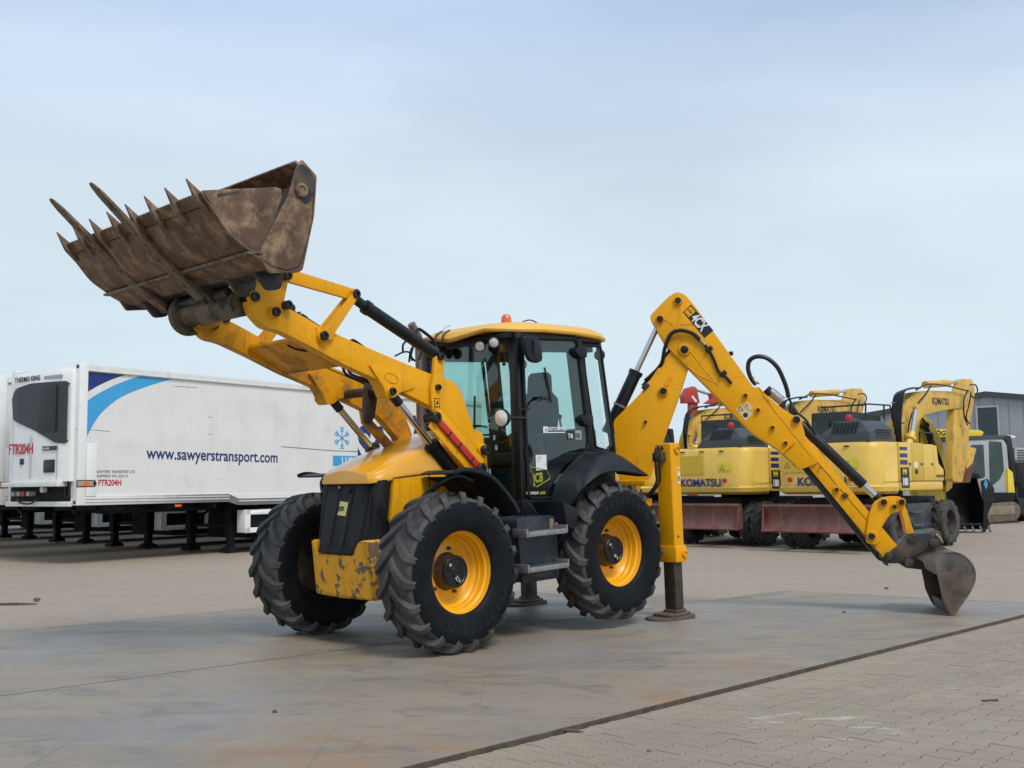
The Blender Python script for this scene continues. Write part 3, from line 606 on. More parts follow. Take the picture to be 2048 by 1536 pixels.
mb = MB(); mb.bar(gpt(.02,1.44,.012), gpt(.075,1.44,.012), .035, .02); mb.tube([gpt(.05,1.43,.02), gpt(.06,1.475,.025)], .008, 6); mb.build('latch', M['blackm'], grille)
mb = MB(); mb.loft([[(gp(.3,1.53)-.03,y,1.53) for y in (-.33,.33)]+[(gp(.3,1.53)-.16,y,1.53) for y in (.41,-.41)], [(gp(.3,.93)-.03,y,.92) for y in (-.30,.30)]+[(gp(.3,.93)-.16,y,.92) for y in (.42,-.42)]]); mb.build('grille_surround', M['black'], bh, bevel=.02)
# front counterweight, chipped
cw = MB(); out_ = [(-.46,.98),(-.40,.985),(-.33,.86),(.26,.86),(.35,.99),(.40,1.0),(.46,1.0),(.455,.45),(.0,.455),(-.455,.46)]
def cwx(y, z): return 2.705-.10*max(0,(abs(y)-.36)/.1)**2-.05*max(0,(.56-z)/.1)-.02*max(0,z-.9)
o2 = rounded(out_, .03, 3); n = len(o2)
fr = [(cwx(y,z),y,z) for y, z in o2]; fr2 = [(cwx(y*.93,z)+.012, y*.95, .72+(z-.72)*.95) for y, z in o2]; bk = [(2.40,y,z) for y, z in o2]
cw.add(fr2+fr+bk, [tuple(range(n))]+[(i,(i+1)%n,n+(i+1)%n,n+i) for i in range(n)]+[(n+i,n+(i+1)%n,2*n+(i+1)%n,2*n+i) for i in range(n)]+[tuple(range(3*n-1,2*n-1,-1))])
cw.build('front_counterweight', M['yellow_worn'], bh, smooth=.7)
for s in (1,-1):
    mb = MB(); mb.prism(rounded([(2.58,.99),(2.28,1.05),(2.26,.90),(2.34,.86),(2.36,.62),(2.46,.52),(2.60,.52)], .03), s*.40, s*.462); ear = mb.build('tow_ear', M['yellow_worn'], bh, bevel=.008)
    mb = MB(); mb.prism(rounded([(2.50,.72),(2.42,.72),(2.46,.82)], .012), s*.4625, s*.466); mb.build('ear_hole', M['blackm'], ear, smooth=0)
    mb = MB(); mb.box(2.44,2.50,s*.4625,s*.466,.87,.93); mb.build('decal', M['whitep'], ear, smooth=0)

# ---------------- front mudguards
for s in (1,-1):
    line = catmull([(2.29,1.566),(2.24,1.582),(2.18,1.588),(2.05,1.570),(1.88,1.520),(1.72,1.395),(1.60,1.27),(1.535,1.175)], 4)
    line = [(p.x,p.y) for p in line]
    mb = MB(); mb.sheet(line, s*.74, s*1.20, .016); mb.sheet([(p[0],p[1]+.004) for p in line], s*1.196, s*1.222, .034); fd = mb.build('front_fender', M['fender'], bh, bevel=.003)
    mb = MB(); mb.tube(catmull([(2.30,s*.46,1.05),(2.28,s*.62,1.25),(2.24,s*.85,1.45),(2.10,s*1.0,1.55),(1.95,s*1.05,1.50)], 5), .032, 8); mb.build('fender_bracket', M['blackm'], fd)
    mb = MB(); mb.prism([(2.05,1.545),(1.86,1.49),(1.68,1.35),(1.60,1.22),(1.62,1.10),(1.30,1.10),(1.30,1.35),(1.6,1.50)], s*.46, s*.74); mb.build('inner_liner', M['black'], fd)

# ---------------- loader arms
AY0, AY1 = .42, .53
arm_top = [(500,566),(512,556),(548,545),(580,545),(567,612),(585,620),(645,655),(700,680),(770,710),(862,748),(885,756),(906,762),(922,782),(952,870),(980,897),(974,911),(958,916),(930,880),(883,822),(860,812),(770,766),(690,730),(620,692),(560,662),(530,655),(505,628),(497,600)]
prof = Yp(arm_top, AY1)
for s in (1,-1):
    arm = MB(); arm.prism(rounded(prof, .05), s*AY0, s*AY1); a_ = arm.build('loader_arm', M['yellow' if s > 0 else 'yellow_dirty'], bh, bevel=.006)
    mb = MB(); mb.prism(rounded(Yp([(738,729),(748,731),(800,746),(832,768),(828,776),(800,785),(788,796),(775,796),(765,770),(750,748)], .545), .02), s*(AY1-.14), s*(AY1+.018)); gs = mb.build('gusset', M['yellow' if s > 0 else 'yellow_dirty'], a_, bevel=.004)
    c_ = F.y(783,756,.55); el = [(c_[0]+.075*math.cos(t)*1.0-.02*math.sin(t), c_[1]+.038*math.sin(t)-.03*math.cos(t)*-1) for t in [2*PI*k/20 for k in range(20)]]
    mb = MB(); mb.tube([(x,s*(AY1+.019),z) for x, z in el+[el[0]]], .005, 6, caps=False); mb.build('pressed_oval', M['yellow' if s > 0 else 'yellow_dirty'], gs)
    # tower plate standing on the arm
    mb = MB(); mb.prism(rounded(Yp([(868,716),(877,707),(888,715),(887,762),(882,800),(877,832),(868,837),(862,800),(861,775),(866,750)], .56), .02), s*.532, s*.566); tw = mb.build('tower_plate', M['yellow'], a_, bevel=.004)
    x_, z_ = F.y(873,796,.56)
    mb = MB(); mb.prism(rounded([(x_+.035,z_+.0),(x_-.035,z_+.0),(x_-.035,z_-.17),(x_+.035,z_-.17)], .01), s*.5665, s*.568); mb.build('warning_decal', M['blackp'], tw, smooth=0)
    mb = MB()
    for dz in (-.008,-.09): mb.prism(rounded([(x_+.028,z_+dz),(x_-.028,z_+dz),(x_-.028,z_+dz-.072),(x_+.028,z_+dz-.072)], .006), s*.5685, s*.570)
    mb.build('decal_face', M['yellow'], tw, smooth=0)
    mb = MB(); mb.add([(x_,s*.5715,z_-.02),(x_-.02,s*.5715,z_-.06),(x_+.02,s*.5715,z_-.06)], [(0,1,2)]); mb.bar((x_-.015,s*.5715,z_-.11),(x_+.015,s*.5715,z_-.145),.008,.002); mb.build('decal_mark', M['blackp'], tw, smooth=0)
    for (u, v, r_, nm) in ((879,714,.036,'tower_pin'),(874,775,.030,'tower_bolt'),(966,901,.050,'pivot_pin'),(783,783,.036,'lift_pin'),(646,672,.042,'lever_pin'),(550,624,.040,'carriage_pin'),(574,610,.038,'link_pin'),(508,594,.042,'carriage_pin'),(573,551,.042,'link_pin')):
        x, z = F.y(u, v, .56); pin(nm, x, z, s*.40, s*(.60 if nm != 'pivot_pin' else .63), r_, a_, 'blackm')
        if nm in ('lift_pin','lever_pin','pivot_pin','carriage_pin'):
            mb = MB(); mb.lathe([(r_*1.3,0),(r_*1.3,.035),(r_*1.2,.042),(r_*.95,.042)], (x,s*.53,z), (0,s,0), 20); mb.build('boss', M['yellow'], a_)
    # raised weld seams / stiffening edge
    sm = Yp([(632,655),(640,690),(640,700)], .533); mb = MB(); mb.tube([(p[0],s*.531,p[1]) for p in catmull(sm,4)], .005, 5); mb.build('weld_seam', M['yellow'], a_)
# cross members between the arms
def crossbox(pts, y0, y1, mat, name, bev=.01):
    mb = MB(); mb.prism(pts, y0, y1); return mb.build(name, M[mat], bh, bevel=bev)
cx_, cz_ = F.y(560,668,.42)
pl = Yp([(548,640),(620,694),(618,700),(545,655)], .42)
crossbox([(3.34,2.82),(2.92,2.60),(2.93,2.56),(3.36,2.78)], -.42, .42, 'yellow_dirty', 'arm_crossplate')
mb = MB(); mb.cyl((2.25,-.42,2.38),(2.25,.42,2.38),.045); mb.build('arm_cross_tube', M['hub'], bh)
# bell crank: lever, tie link and bucket ram on each arm
def px3(u, v, y): x, z = F.y(u, v, y); return Vector((x, y, z))
for s in (1,-1):
    A = px3(646,672,.5); B = px3(703,590,.5); C = px3(574,552,.5); D = px3(874,715,.5)
    def sgn(p, y=None): return Vector((p.x, s*(p.y if y is None else y), p.z))
    lv = MB()
    for y in (.47,.56): lv.prism(rounded([(A.x+.05,A.z-.03),(A.x-.05,A.z-.04),(A.x-.08,A.z+.03),(B.x-.055,B.z+.01),(B.x-.02,B.z+.055),(B.x+.035,B.z+.04),(B.x+.05,B.z-.01),(A.x+.065,A.z+.02)], .03), s*(y-.012), s*(y+.012))
    lv.build('bell_crank', M['yellow' if s > 0 else 'yellow_dirty'], bh, bevel=.003)
    lk = MB(); d = (B-C).normalized(); nrm = Vector((-d.z,0,d.x))*.058
    lk.prism([(C.x+nrm.x,C.z+nrm.z),(B.x+nrm.x*.9,B.z+nrm.z*.9),(B.x-nrm.x*.9,B.z-nrm.z*.9),(C.x-nrm.x,C.z-nrm.z)], s*.495, s*.535); lk.build('tie_link', M['yellow'], bh, bevel=.006)
    pin('crank_pin', B.x, B.z, s*.44, s*.59, .042, bh)
    r0 = px3(706,597,.5); r1 = px3(727,613,.5); r2 = px3(868,708,.5)
    mb = MB(); mb.cyl(sgn(r0,.515), sgn(r1,.515), .045); mb.build('ram_rod_end', M['blackm'], bh)
    ram = MB(); ram.cyl(sgn(r1,.515), sgn(r2,.515), .060); e0 = r1+(r2-r1)*.06; ram.cyl(sgn(r1,.515), sgn(e0,.515), .068); rm = ram.build('bucket_ram', M['blackm'], bh, bevel=.004)
    rd = MB(); rd.cyl(sgn(r0+(r1-r0)*.2,.515), sgn(r1,.515), .028); rd.build('ram_rod', M['chrome'], rm)
    up = Vector((-(r2-r1).z,0,(r2-r1).x)).normalized(); up = up if up.z > 0 else -up
    pth = [r1+(r2-r1)*.68+up*.06, r1+(r2-r1)*.70+up*.12, r1+(r2-r1)*.80+up*.125, r1+(r2-r1)*.93+up*.11, r1+(r2-r1)*.98+up*.06]
    mb = MB(); mb.tube([sgn(p,.515) for p in catmull(pth,4)], .016, 8); mb.build('ram_pipe', M['blackm'], rm)
    # lift ram
    l0 = px3(786,792,.46); l1 = px3(862,888,.46); l2 = px3(924,966,.46)
    rd = MB(); rd.cyl(sgn(l0), sgn(l0+(l1-l0)*.16), .045); 
    lr = MB(); lr.cyl(sgn(l1), sgn(l2), .072); e0 = l1+(l2-l1)*.1; lr.cyl(sgn(l1), sgn(e0), .078); lrm = lr.build('lift_ram', M['black' if s > 0 else 'blackm'], bh, bevel=.004)
    rd.build('rod_eye', M['blackm'], lrm); mb = MB(); mb.cyl(sgn(l0+(l1-l0)*.12), sgn(l1), .033); mb.build('lift_rod', M['chrome'], lrm)
# red safety strut in its yellow channel, near arm
a0_ = px3(868,835,.60); a1_ = px3(958,938,.60); d = (a1_-a0_); dn = Vector((-d.z,0,d.x)).normalized()
mb = MB()
for o_ in (-.062,.062): mb.bar(a0_+dn*o_, a1_+dn*o_, .012, .10, dn)
mb.bar(a0_+Vector((0,-.045,0)), a1_+Vector((0,-.045,0)), .12, .01, (0,1,0)); st_o = mb.build('strut_channel', M['yellow'], bh, bevel=.002)
mb = MB(); mb.bar(a0_+d*.05, a0_+d*.94, .075, .07, dn); mb.build('safety_strut', M['red'], bh, bevel=.014)
for t in (.30,.52,.80):
    mb = MB(); c = a0_+d*t; mb.bar(c-dn*.02+Vector((0,.037,0)), c+dn*.045+Vector((0,.037,0)), .014, .012, (0,1,0)); mb.build('strut_slot', M['blackm'], st_o)
for p_, r_ in ((a0_,.052),(a1_,.058)): pin('strut_pin', p_.x, p_.z, .50, .66, r_, bh)
mb = MB(); p = px3(880,838,.62); q = px3(925,892,.62); mb.cyl(p, q, .013); mb.build('lock_rod', M['badgey'], bh)
# loader tower behind the hood: uprights carrying the arm pivots
for s in (1,-1):
    mb = MB(); pv_ = F.y(966,901,.5)
    mb.prism(rounded([(pv_[0]+.12,pv_[1]+.05),(pv_[0]-.05,pv_[1]+.06),(pv_[0]-.07,.95),(pv_[0]+.65,.95),(pv_[0]+.55,1.45),(pv_[0]+.3,1.55)], .03), s*.465, s*.50); mb.build('loader_tower', M['yellow'], bh, bevel=.006)
for k, (u, v) in enumerate(((972,935),(978,938))):
    a = px3(u,v,.64); b_ = px3(u+3,v+24,.64); mb = MB(); mb.cyl(a, b_, .016, seg=10); mb.build('pressure_nipple', M['galv'], bh)
mb = MB()
for k, (u, v, w_) in enumerate(((974,958,1),(980,962,2),(984,960,3))): mb.tube(catmull([px3(u,v,.64),px3(u+4,v+14,.62),px3(u-2,v+28,.6),px3(u-14,v+36,.55)],4), .014, 6)
mb.build('valve_hoses', M['blackm'], bh)
# hoses and pipes around the arms
for pts, y, r_ in (([(806,706),(806,690),(815,682),(826,690),(822,712),(830,722)],.2,.011),([(818,724),(822,700),(832,688),(842,700),(838,720)],.3,.011),([(790,712),(808,704),(820,706),(824,722)],.1,.009),
                 ([(507,622),(512,636),(530,642),(560,640),(600,625)],.25,.012),([(575,690),(592,698),(618,702),(625,694)],.3,.010),([(685,733),(692,748),(710,758),(740,765)],.3,.014),([(692,730),(700,746),(716,754),(745,762)],.34,.014)):
    mb = MB(); mb.tube(catmull([px3(u,v,y) for u, v in pts],5), r_, 7); mb.build('hose', M['blackm'], bh)
mb = MB(); mb.tube([px3(520,712,-.43),px3(560,709,-.43),px3(590,709,-.43),px3(620,722,-.43),px3(720,765,-.43),px3(745,772,-.41)], .013, 7); mb.build('arm_pipe', M['blackm'], bh)
# soiled hanger plates between the arms
for nm, poly, y in (('hanger_plate', [(738,755),(752,765),(756,790),(750,835),(738,850),(730,838),(731,780)], .02),):
    mb = MB(); mb.prism(rounded(Yp(poly, y), .02), y-.05, y); hp = mb.build(nm, M['hub'], bh, bevel=.006); x, z = F.y(744,786,y); pin('hanger_pin', x, z, y-.08, y+.04, .05, hp)
mb = MB(); a = px3(716,845,-.42); b_ = px3(775,905,-.42); mb.bar(px3(728,838,-.1), px3(790,905,-.1), .09, .05, (0,1,0)); mb.build('centre_strut', M['yellow_dirty'], bh, bevel=.008)

# ---------------- quick hitch and loader bucket
M['forks'] = pm('scuffed_fork_steel', (.17,.115,.075), .55, metal=.15, var=.4, vscale=8, dirt=(.04,.03,.025), damt=.8, dscale=16, dlo=.52, dhi=.6, edge=(.34,.28,.22), eamt=.9)
M['tube'] = pm('mud_caked_tube', (.14,.105,.07), .6, metal=.2, var=.4, vscale=5, dirt=(.02,.018,.016), damt=.8, dscale=4, dlo=.48, dhi=.62, bump=.15)
mb = MB(); t0 = px3(372,628,-.52); t1 = px3(492,592,.42); TB = F.y(435,617,0); mb.cyl((TB[0],-.55,TB[1]),(TB[0],.40,TB[1]),.115,seg=32); mb.build('carriage_tube', M['tube'], bh)
for s in (-1,):
    mb = MB(); mb.lathe([(.0,0),(.17,0),(.185,.012),(.185,.06),(.17,.07),(0,.07)], (TB[0],s*.50-(.035),TB[1]), (0,1,0), 32); mb.build('tube_flange', M['tube'], bh)
    mb = MB(); mb.prism(rounded([(3.98,3.02),(3.95,3.20),(3.78,3.30),(3.66,3.20),(3.66,3.02),(3.75,2.93),(3.90,2.93)], .05), s*.30, s*.34); mb.build('carriage_plate', M['yellow_dirty' if s < 0 else 'tube'], bh, bevel=.006)
for s in (1,-1):
    hk = Yp([(505,600),(520,560),(555,548),(545,575),(530,600)], .40)
    mb = MB(); mb.prism(rounded(hk, .03), s*.36, s*.40); mb.build('carriage_cheek', M['yellow_dirty'], bh, bevel=.004)
bucket = pivot('loader_bucket', bh); BK = bucket
BW = 1.2
b_ = lambda u, v: F.y(u, v, BW)
lip = b_(404,388); ridge = b_(499,503)
clam = catmull([lip, b_(436,435), b_(463,472), ridge], 5); clam = [(p.x,p.y) for p in clam]
def shell(name, line, th, mat='steelw', y0=-BW, y1=BW, parent=BK):
    mb = MB(); mb.sheet(line, y0, y1, th); return mb.build(name, M[mat], parent, bevel=.003)
def orient(line, th):  # plate thickness towards the inside of the bucket (up and back)
    return th
shell('clam_floor', clam, .022); 
mb = MB(); mb.sheet([ridge, (ridge[0]-.03,ridge[1]-.012), b_(525,508)], -BW-.01, BW+.01, .02); mb.build('clam_ridge', M['steelw'], BK, bevel=.004)
mb = MB(); mb.bar((ridge[0]-.0,-BW-.02,ridge[1]-.012), (ridge[0]-.0,BW+.02,ridge[1]-.012), .05, .022, (0,0,1)); mb.build('ridge_bead', M['forks'], BK, bevel=.004)
low = [ (ridge[0]-.02,ridge[1]-.022), b_(530,543)]
shell('lower_panel', [(ridge[0]-.02,ridge[1]-.02), (4.13,3.215)], .022)
shell('back_plate', [(4.13,3.215), (3.99,3.20), (3.89,3.235), (3.84,3.30)], .02, 'steelk')
shell('mouldboard', [(3.84,3.30), (3.74,3.62), (3.705,3.98), (3.735,4.01), (3.89,4.10)], .02, 'steelw')
for s in (1,-1):
    sp_ = rounded([b_(604,318), b_(634,352), b_(629,430), b_(606,539), b_(598,545), b_(540,546), b_(516,508), b_(545,455), b_(580,388), b_(592,340)], .02)
    mb = MB(); mb.prism(sp_, s*(BW-.025), s*BW); sd_ = mb.build('side_plate', M['steelw'], BK, bevel=.003)
    cs = [lip, b_(407,380), b_(452,378), b_(552,374), b_(563,377), b_(566,392), b_(548,440), b_(516,503), b_(499,503), b_(463,472), b_(436,435)]
    mb = MB(); mb.prism(cs, s*(BW-.03), s*(BW-.008)); mb.build('clam_side', M['steelw'], BK, bevel=.003)
    ck = rounded([b_(603,324), b_(629,354), b_(625,395), b_(612,412), b_(590,385), b_(588,345)], .05)
    mb = MB(); mb.prism(ck, s*(BW-.002), s*(BW+.004)); mb.build('pivot_cheek', M['steelk'], BK, smooth=0)
    x, z = b_(600,381); mb = MB(); mb.lathe([(.056,0),(.056,.03),(.036,.034),(.036,.02),(0,.02)], (x,s*BW,z), (0,s,0), 24); mb.build('pivot_bush', M['steelw'], BK)
    tn = [b_(435,388), b_(476,380), b_(476,384), b_(436,393)]; mb = MB(); mb.prism(tn, s*(BW-.007), s*(BW-.002)); mb.build('wear_slot', M['steelk'], BK, smooth=0)
ed = Vector((lip[0]-clam[3][0], 0, lip[1]-clam[3][1])).normalized(); en = Vector((-ed.z,0,ed.x))
mb = MB(); L0 = Vector((lip[0],0,lip[1])); mb.sheet([(L0.x+ed.x*.015,L0.z+ed.z*.015),(L0.x-ed.x*.10,L0.z-ed.z*.10)], -BW, BW, .034); mb.build('cutting_edge', M['steelw'], BK, bevel=.004)
for k in range(8):
    y = 1.135-k*(2.27/7)
    base = L0-ed*.15; tip = L0+ed*.145+Vector((0,0,.0))
    mb = MB(); w0, h0 = .04, .032; q = []
    for c, w_, h_ in ((base,.024,.020),(L0-ed*.03,.026,.034),(L0+ed*.01,.021,.030),(tip,.004,.004)):
        q.append([c+Vector((0,y,0))+Vector((0,a*w_,0))+(-en*b2*h_ if True else 0) for a, b2 in ((-1,-1),(1,-1),(1,1),(-1,1))])
    mb.loft(q); mb.build('tooth', M['steelw'], BK, bevel=.002)
# folding forks lying under the clam
for yc, tip_, mid_, root_ in ((.13,(180,365),(339,531),(402,592)), (-.62,(100,397),(264,559),(327,612))):
    T = px3(*tip_, yc); Md = px3(*mid_, yc)-Vector((0,0,.02)); Rt = px3(*root_, yc)-Vector((0,0,.02))
    dd = (T-Md).normalized(); nn = Vector((-dd.z,0,dd.x)); nn = nn if nn.z > 0 else -nn; w_ = .055; q = []
    path = [(Rt,.045,.055),(Md,.045,.055),(Md+(T-Md)*.55,.032,.052),(T-dd*.12,.020,.050),(T-dd*.03,.013,.036),(T,.010,.018)]
    for c, h_, ww in path: q.append([c+Vector((0,a*ww,0))+nn*b2*h_/2 for a, b2 in ((-1,-1),(1,-1),(1,1),(-1,1))])
    mb = MB(); mb.loft(q); fk = mb.build('pallet_fork', M['forks'], BK, bevel=.005)
mb = MB(); mb.cyl((4.0,-.78,3.15),(4.0,.35,3.15),.04); mb.build('fork_rail', M['steelk'], BK)
for y in (-.9,-.62,.0,.13,.55,.95):
    mb = MB(); mb.prism(rounded([(4.15,3.22),(4.02,3.08),(3.90,3.10),(3.86,3.24)], .03), y-.02, y+.02); mb.build('hinge_lug', M['steelk'], BK, bevel=.004)
for y in (.42,-.42):
    mb = MB(); mb.prism(rounded([(3.95,3.24),(3.66,3.40),(3.60,3.2),(3.78,3.08)], .03), y-.03, y+.03); mb.build('hinge_lug', M['steelk'], BK, bevel=.004)

# ---------------- cab
cab = pivot('cab', bh); CY = .74
def cb(u, v, y=CY): x, z = F.y(u, v, y); return (x, z)
floor_ = MB(); floor_.prism([(.95,1.12),(.95,1.26),(.55,1.24),(-.1,1.60),(-.55,1.66),(-.55,1.12)], -.70, .70); floor_.build('cab_floor', M['black'], cab, bevel=.01)
def post(name, p0, p1, w_, d_, mat='blackm'):
    mb = MB(); mb.bar(p0, p1, w_, d_, (0,1,0)); return mb.build(name, M[mat], cab, bevel=.012)
zt = 2.965
for s in (1,-1):
    post('front_pillar', (.955,s*.70,1.24), (.925,s*.68,zt), .075, .08)
    post('middle_pillar', (-.155,s*.70,1.66), (-.02,s*.68,zt), .075, .06)
    post('pillar_trim', (-.13,s*.64,1.66), (.0,s*.62,zt), .17, .07, 'interior'); post('pillar_trim', (.93,s*.64,1.24), (.90,s*.62,zt), .10, .06, 'interior')
    post('rear_pillar', (-.56,s*.68,1.62), (-.385,s*.66,zt), .05, .05)
    post('top_rail', (.94,s*.68,zt-.02), (-.40,s*.66,zt-.02), .05, .07)
    # glazed door: outer frame as one bent loop
    dz = [(.885,1.28),(.90,2.90),(.05,2.93),(-.075,1.85),(-.04,1.74),(.15,1.64),(.36,1.42),(.46,1.27)]
    dr = rounded(dz, .07, 4)
    mb = MB(); mb.tube([(x,s*.735,z) for x, z in dr+dr[:2]], .021, 6, caps=False); mb.build('door_frame', M['black'], cab)
    mb = MB(); mb.prism(rounded(dz, .05, 3), s*.728, s*.734); mb.build('door_glass', M['glass'], cab, smooth=0)
    qz = rounded([(-.07,2.88),(-.10,2.55),(-.22,1.78),(-.54,1.71),(-.37,2.88)], .03)
    mb = MB(); mb.prism(qz, s*.705, s*.711); mb.build('rear_quarter_glass', M['glass_clear'], cab, smooth=0)
    mb = MB(); mb.tube([(x,s*.708,z) for x, z in qz+qz[:2]], .015, 6, caps=False); mb.build('rear_quarter_frame', M['black'], cab)
    if s > 0:
        for u, v in ((1160,705),(1173,841)):
            x, z = cb(u, v, .76); mb = MB(); mb.prism(rounded([(x+.085,z+.045),(x-.03,z+.075),(x-.085,z+.05),(x-.085,z-.05),(x-.03,z-.065),(x+.04,z-.055),(x+.10,z+.0)], .04, 5), .735, .79); mb.build('door_hinge', M['fender'], cab, bevel=.012)
# sill and lower body under the door
mb = MB(); mb.prism(rounded([(1.0,1.28),(.45,1.25),(.44,1.10),(.55,1.02),(1.02,1.02)], .04), .60, .76); mb.build('door_sill', M['black'], cab, bevel=.015)
mb = MB(); mb.prism(rounded([(.88,1.215),(.52,1.195),(.53,1.17),(.88,1.19)], .01), .759, .765); mb.build('sill_rib', M['fender'], cab)
# windscreen and lower nearside front pane, slightly bowed
def bow(y): return 1.01-.09*(abs(y)/.66)**2.5
ys = [-.66,-.5,-.25,0,.25,.5,.66]
mb = MB(); vs = []; 
for z, dx in ((1.30,.0),(2.05,.0),(2.90,-.04)):
    for y in ys: vs.append((bow(y)+dx,y,z))
n = len(ys); mb.add(vs+[(x-.006,y,z) for x, y, z in vs], [(i*n+j,i*n+j+1,(i+1)*n+j+1,(i+1)*n+j) for i in range(2) for j in range(n-1)]+[(3*n+i*n+j,3*n+(i+1)*n+j,3*n+(i+1)*n+j+1,3*n+i*n+j+1) for i in range(2) for j in range(n-1)])
mb.build('windscreen', M['glass'], cab, smooth=.7)
mb = MB(); mb.tube(catmull([(bow(y)-.05,y,2.925) for y in ys],3), .04, 8); mb.build('windscreen_rail', M['blackm'], cab); mb = MB(); mb.tube(catmull([(bow(y)-.01,y,1.28) for y in ys],3), .03, 8); mb.build('windscreen_rail', M['blackm'], cab)
mb = MB(); mb.prism([(-.50,1.72),(-.37,2.90),(-.375,2.90),(-.505,1.72)], -.62, .62); mb.build('rear_window', M['glass_clear'], cab, smooth=0)
# roof: bowed visor front, shallow crown
def roof_ring(z, sx, sy, lift):
    pts = []
    pl_ = [(1.20,0),(1.19,.25),(1.15,.45),(1.05,.62),(.88,.735),(.60,.765),(.10,.765),(-.30,.75),(-.46,.70),(-.54,.50),(-.565,.25),(-.57,0)]
    pl_ = pl_+[(x,-y) for x, y in reversed(pl_[1:-1])]
    for x, y in pl_:
        X = .28+(x-.28)*sx; Y = y*sy
        zz = z
        if lift: # lamp arches at the front corners, rear edge drooping
            g_ = max(0, 1-((x-1.14)/.26)**2)*max(0, 1-((abs(y)-.44)/.27)**2); zz += .055*g_
            zz -= .05*max(0, (-.15-x)/.4)+.045*max(0,(x-.75)/.4)
        zz -= .0
        pts.append((X, Y, zz+( -.035*max(0,(X-.75)/.45)**1.3-.05*max(0,(-.15-X)/.45)**1.5 if not lift else 0)))
    return pts
mb = MB(); mb.loft([roof_ring(2.975,.95,.93,True), roof_ring(2.978,1.0,1.0,True), roof_ring(3.005,1.012,1.012,True), roof_ring(3.048,.985,.965,False), roof_ring(3.088,.90,.84,False), roof_ring(3.108,.70,.55,False)])
roof = mb.build('cab_roof', M['roofy'], cab, bevel=.004, smooth=.5)
for y in (-.10,-.22):
    mb = MB(); mb.tube([(1.222,y,2.93),(1.225,y,2.97),(1.20,y,3.015),(1.12,y,3.055)], .014, 6); mb.build('roof_strap', M['hub'], roof)
mb = MB(); mb.prism(rounded([(1.06,2.955),(.95,2.965),(-.42,2.935),(-.42,2.90),(.95,2.92),(1.06,2.90)], .01), -.66, .66); mb.build('headliner', M['black'], cab)
bx = px3(1013,650,.28)
mb = MB(); mb.lathe([(0,0),(.060,0),(.058,.02),(0,.02)], (bx.x,.28,3.06), (0,0,1), 20); bc = mb.build('beacon', M['blackm'], cab)
mb = MB(); mb.lathe([(.056,.02),(.056,.10),(.048,.135),(.030,.152),(0,.157)], (bx.x,.28,3.06), (0,0,1), 24); mb.build('beacon_lens', M['orange'], bc)
for (u, v) in ((965,688),(993,680)):
    for s in (1,-1):
        y = .30 if u == 965 else .50; p = px3(u, v, y); c = Vector((p.x+.06, s*(y+.02), p.z-.03)); dv = Vector((.85,s*.45,-.25)).normalized()
        mb = MB(); mb.lathe([(0,-.09),(.040,-.085),(.058,-.03),(.060,.0),(.052,.004),(.052,-.004)], c, dv, 24); wl = mb.build('work_light', M['blackm'], cab)
        mb = MB(); mb.lathe([(.052,-.004),(.035,.004),(0,.007)], c, dv, 24); mb.build('lamp_lens', M['lamp'], wl)
# rear work lamps
for s in (1,-1):
    mb = MB(); mb.lathe([(0,-.07),(.055,-.05),(.062,0),(0,.0)], (-.50,s*.60,2.80), (-1,0,0), 20); mb.build('rear_work_light', M['blackm'], cab)
# mirror, indicator lamp, camera, wipers, handles
mp3 = px3(1062,699,.86)
mb = MB(); mb.prism(rounded([(mp3.x+.12,mp3.z+.13),(mp3.x-.07,mp3.z+.135),(mp3.x-.118,mp3.z+.03),(mp3.x-.13,mp3.z-.11),(mp3.x-.05,mp3.z-.14),(mp3.x+.065,mp3.z-.12),(mp3.x+.13,mp3.z+.02)], .05, 5), .85, .90); mb_ = mb.build('wing_mirror', M['fender'], cab, bevel=.015)
mb = MB(); mb.tube(catmull([(.93,.70,2.88),(.95,.80,2.90),(mp3.x+.01,.90,2.87),(mp3.x,.905,2.78),(mp3.x,.90,2.72)],4), .013, 7); mb.lathe([(0,0),(.022,0),(.022,.02),(0,.02)], (mp3.x,.895,mp3.z+.01), (0,1,0), 12); mb.build('mirror_arm', M['blackm'], mb_)
hp = px3(1003,836,.86)
mb = MB(); mb.lathe([(0,-.10),(.05,-.09),(.086,-.03),(.090,0),(.080,.008)], hp, (.97,.1,-.05), 20); hl = mb.build('headlight', M['blackm'], cab)
mb = MB(); mb.lathe([(.080,.006),(.05,.022),(0,.028)], hp, (.97,.1,-.05), 24); mb.build('headlight_lens', M['lamp'], hl)
mb = MB(); mb.tube([hp+Vector((-.08,0,0)),(.95,.80,hp.z),(.95,.72,hp.z)], .018, 7); mb.build('lamp_arm', M['blackm'], hl)
p = px3(1085,652,.5); mb = MB(); mb.tube(catmull([px3(1046,643,.4),px3(1060,640,.42),px3(1074,646,.5),px3(1076,655,.6)],4), .007, 6); mb.box(px3(1074,655,.7).x-.02,px3(1074,655,.7).x+.02,.62,.70,3.03,3.06); mb.build('roof_cable', M['blackm'], roof)
mb = MB(); mb.tube([px3(882,668,-.4),px3(890,655,-.4),px3(901,650,-.4)], .003, 5); mb.build('aerial', M['blackm'], roof)
mb = MB(); mb.bar((1.02,.05,1.33),(1.01,.10,2.05),.016,.010,(1,0,0)); mb.bar((1.015,.10,1.75),(1.015,.14,2.35),.022,.010,(1,0,0)); mb.build('front_wiper', M['blackm'], cab)
mb = MB(); a = px3(1089,735,.745); b2 = px3(1098,775,.745); mb.bar(a, b2, .020, .01, (0,1,0)); mb.bar(b2, px3(1103,805,.742), .010, .01, (0,1,0)); mb.build('side_wiper', M['blackm'], cab)
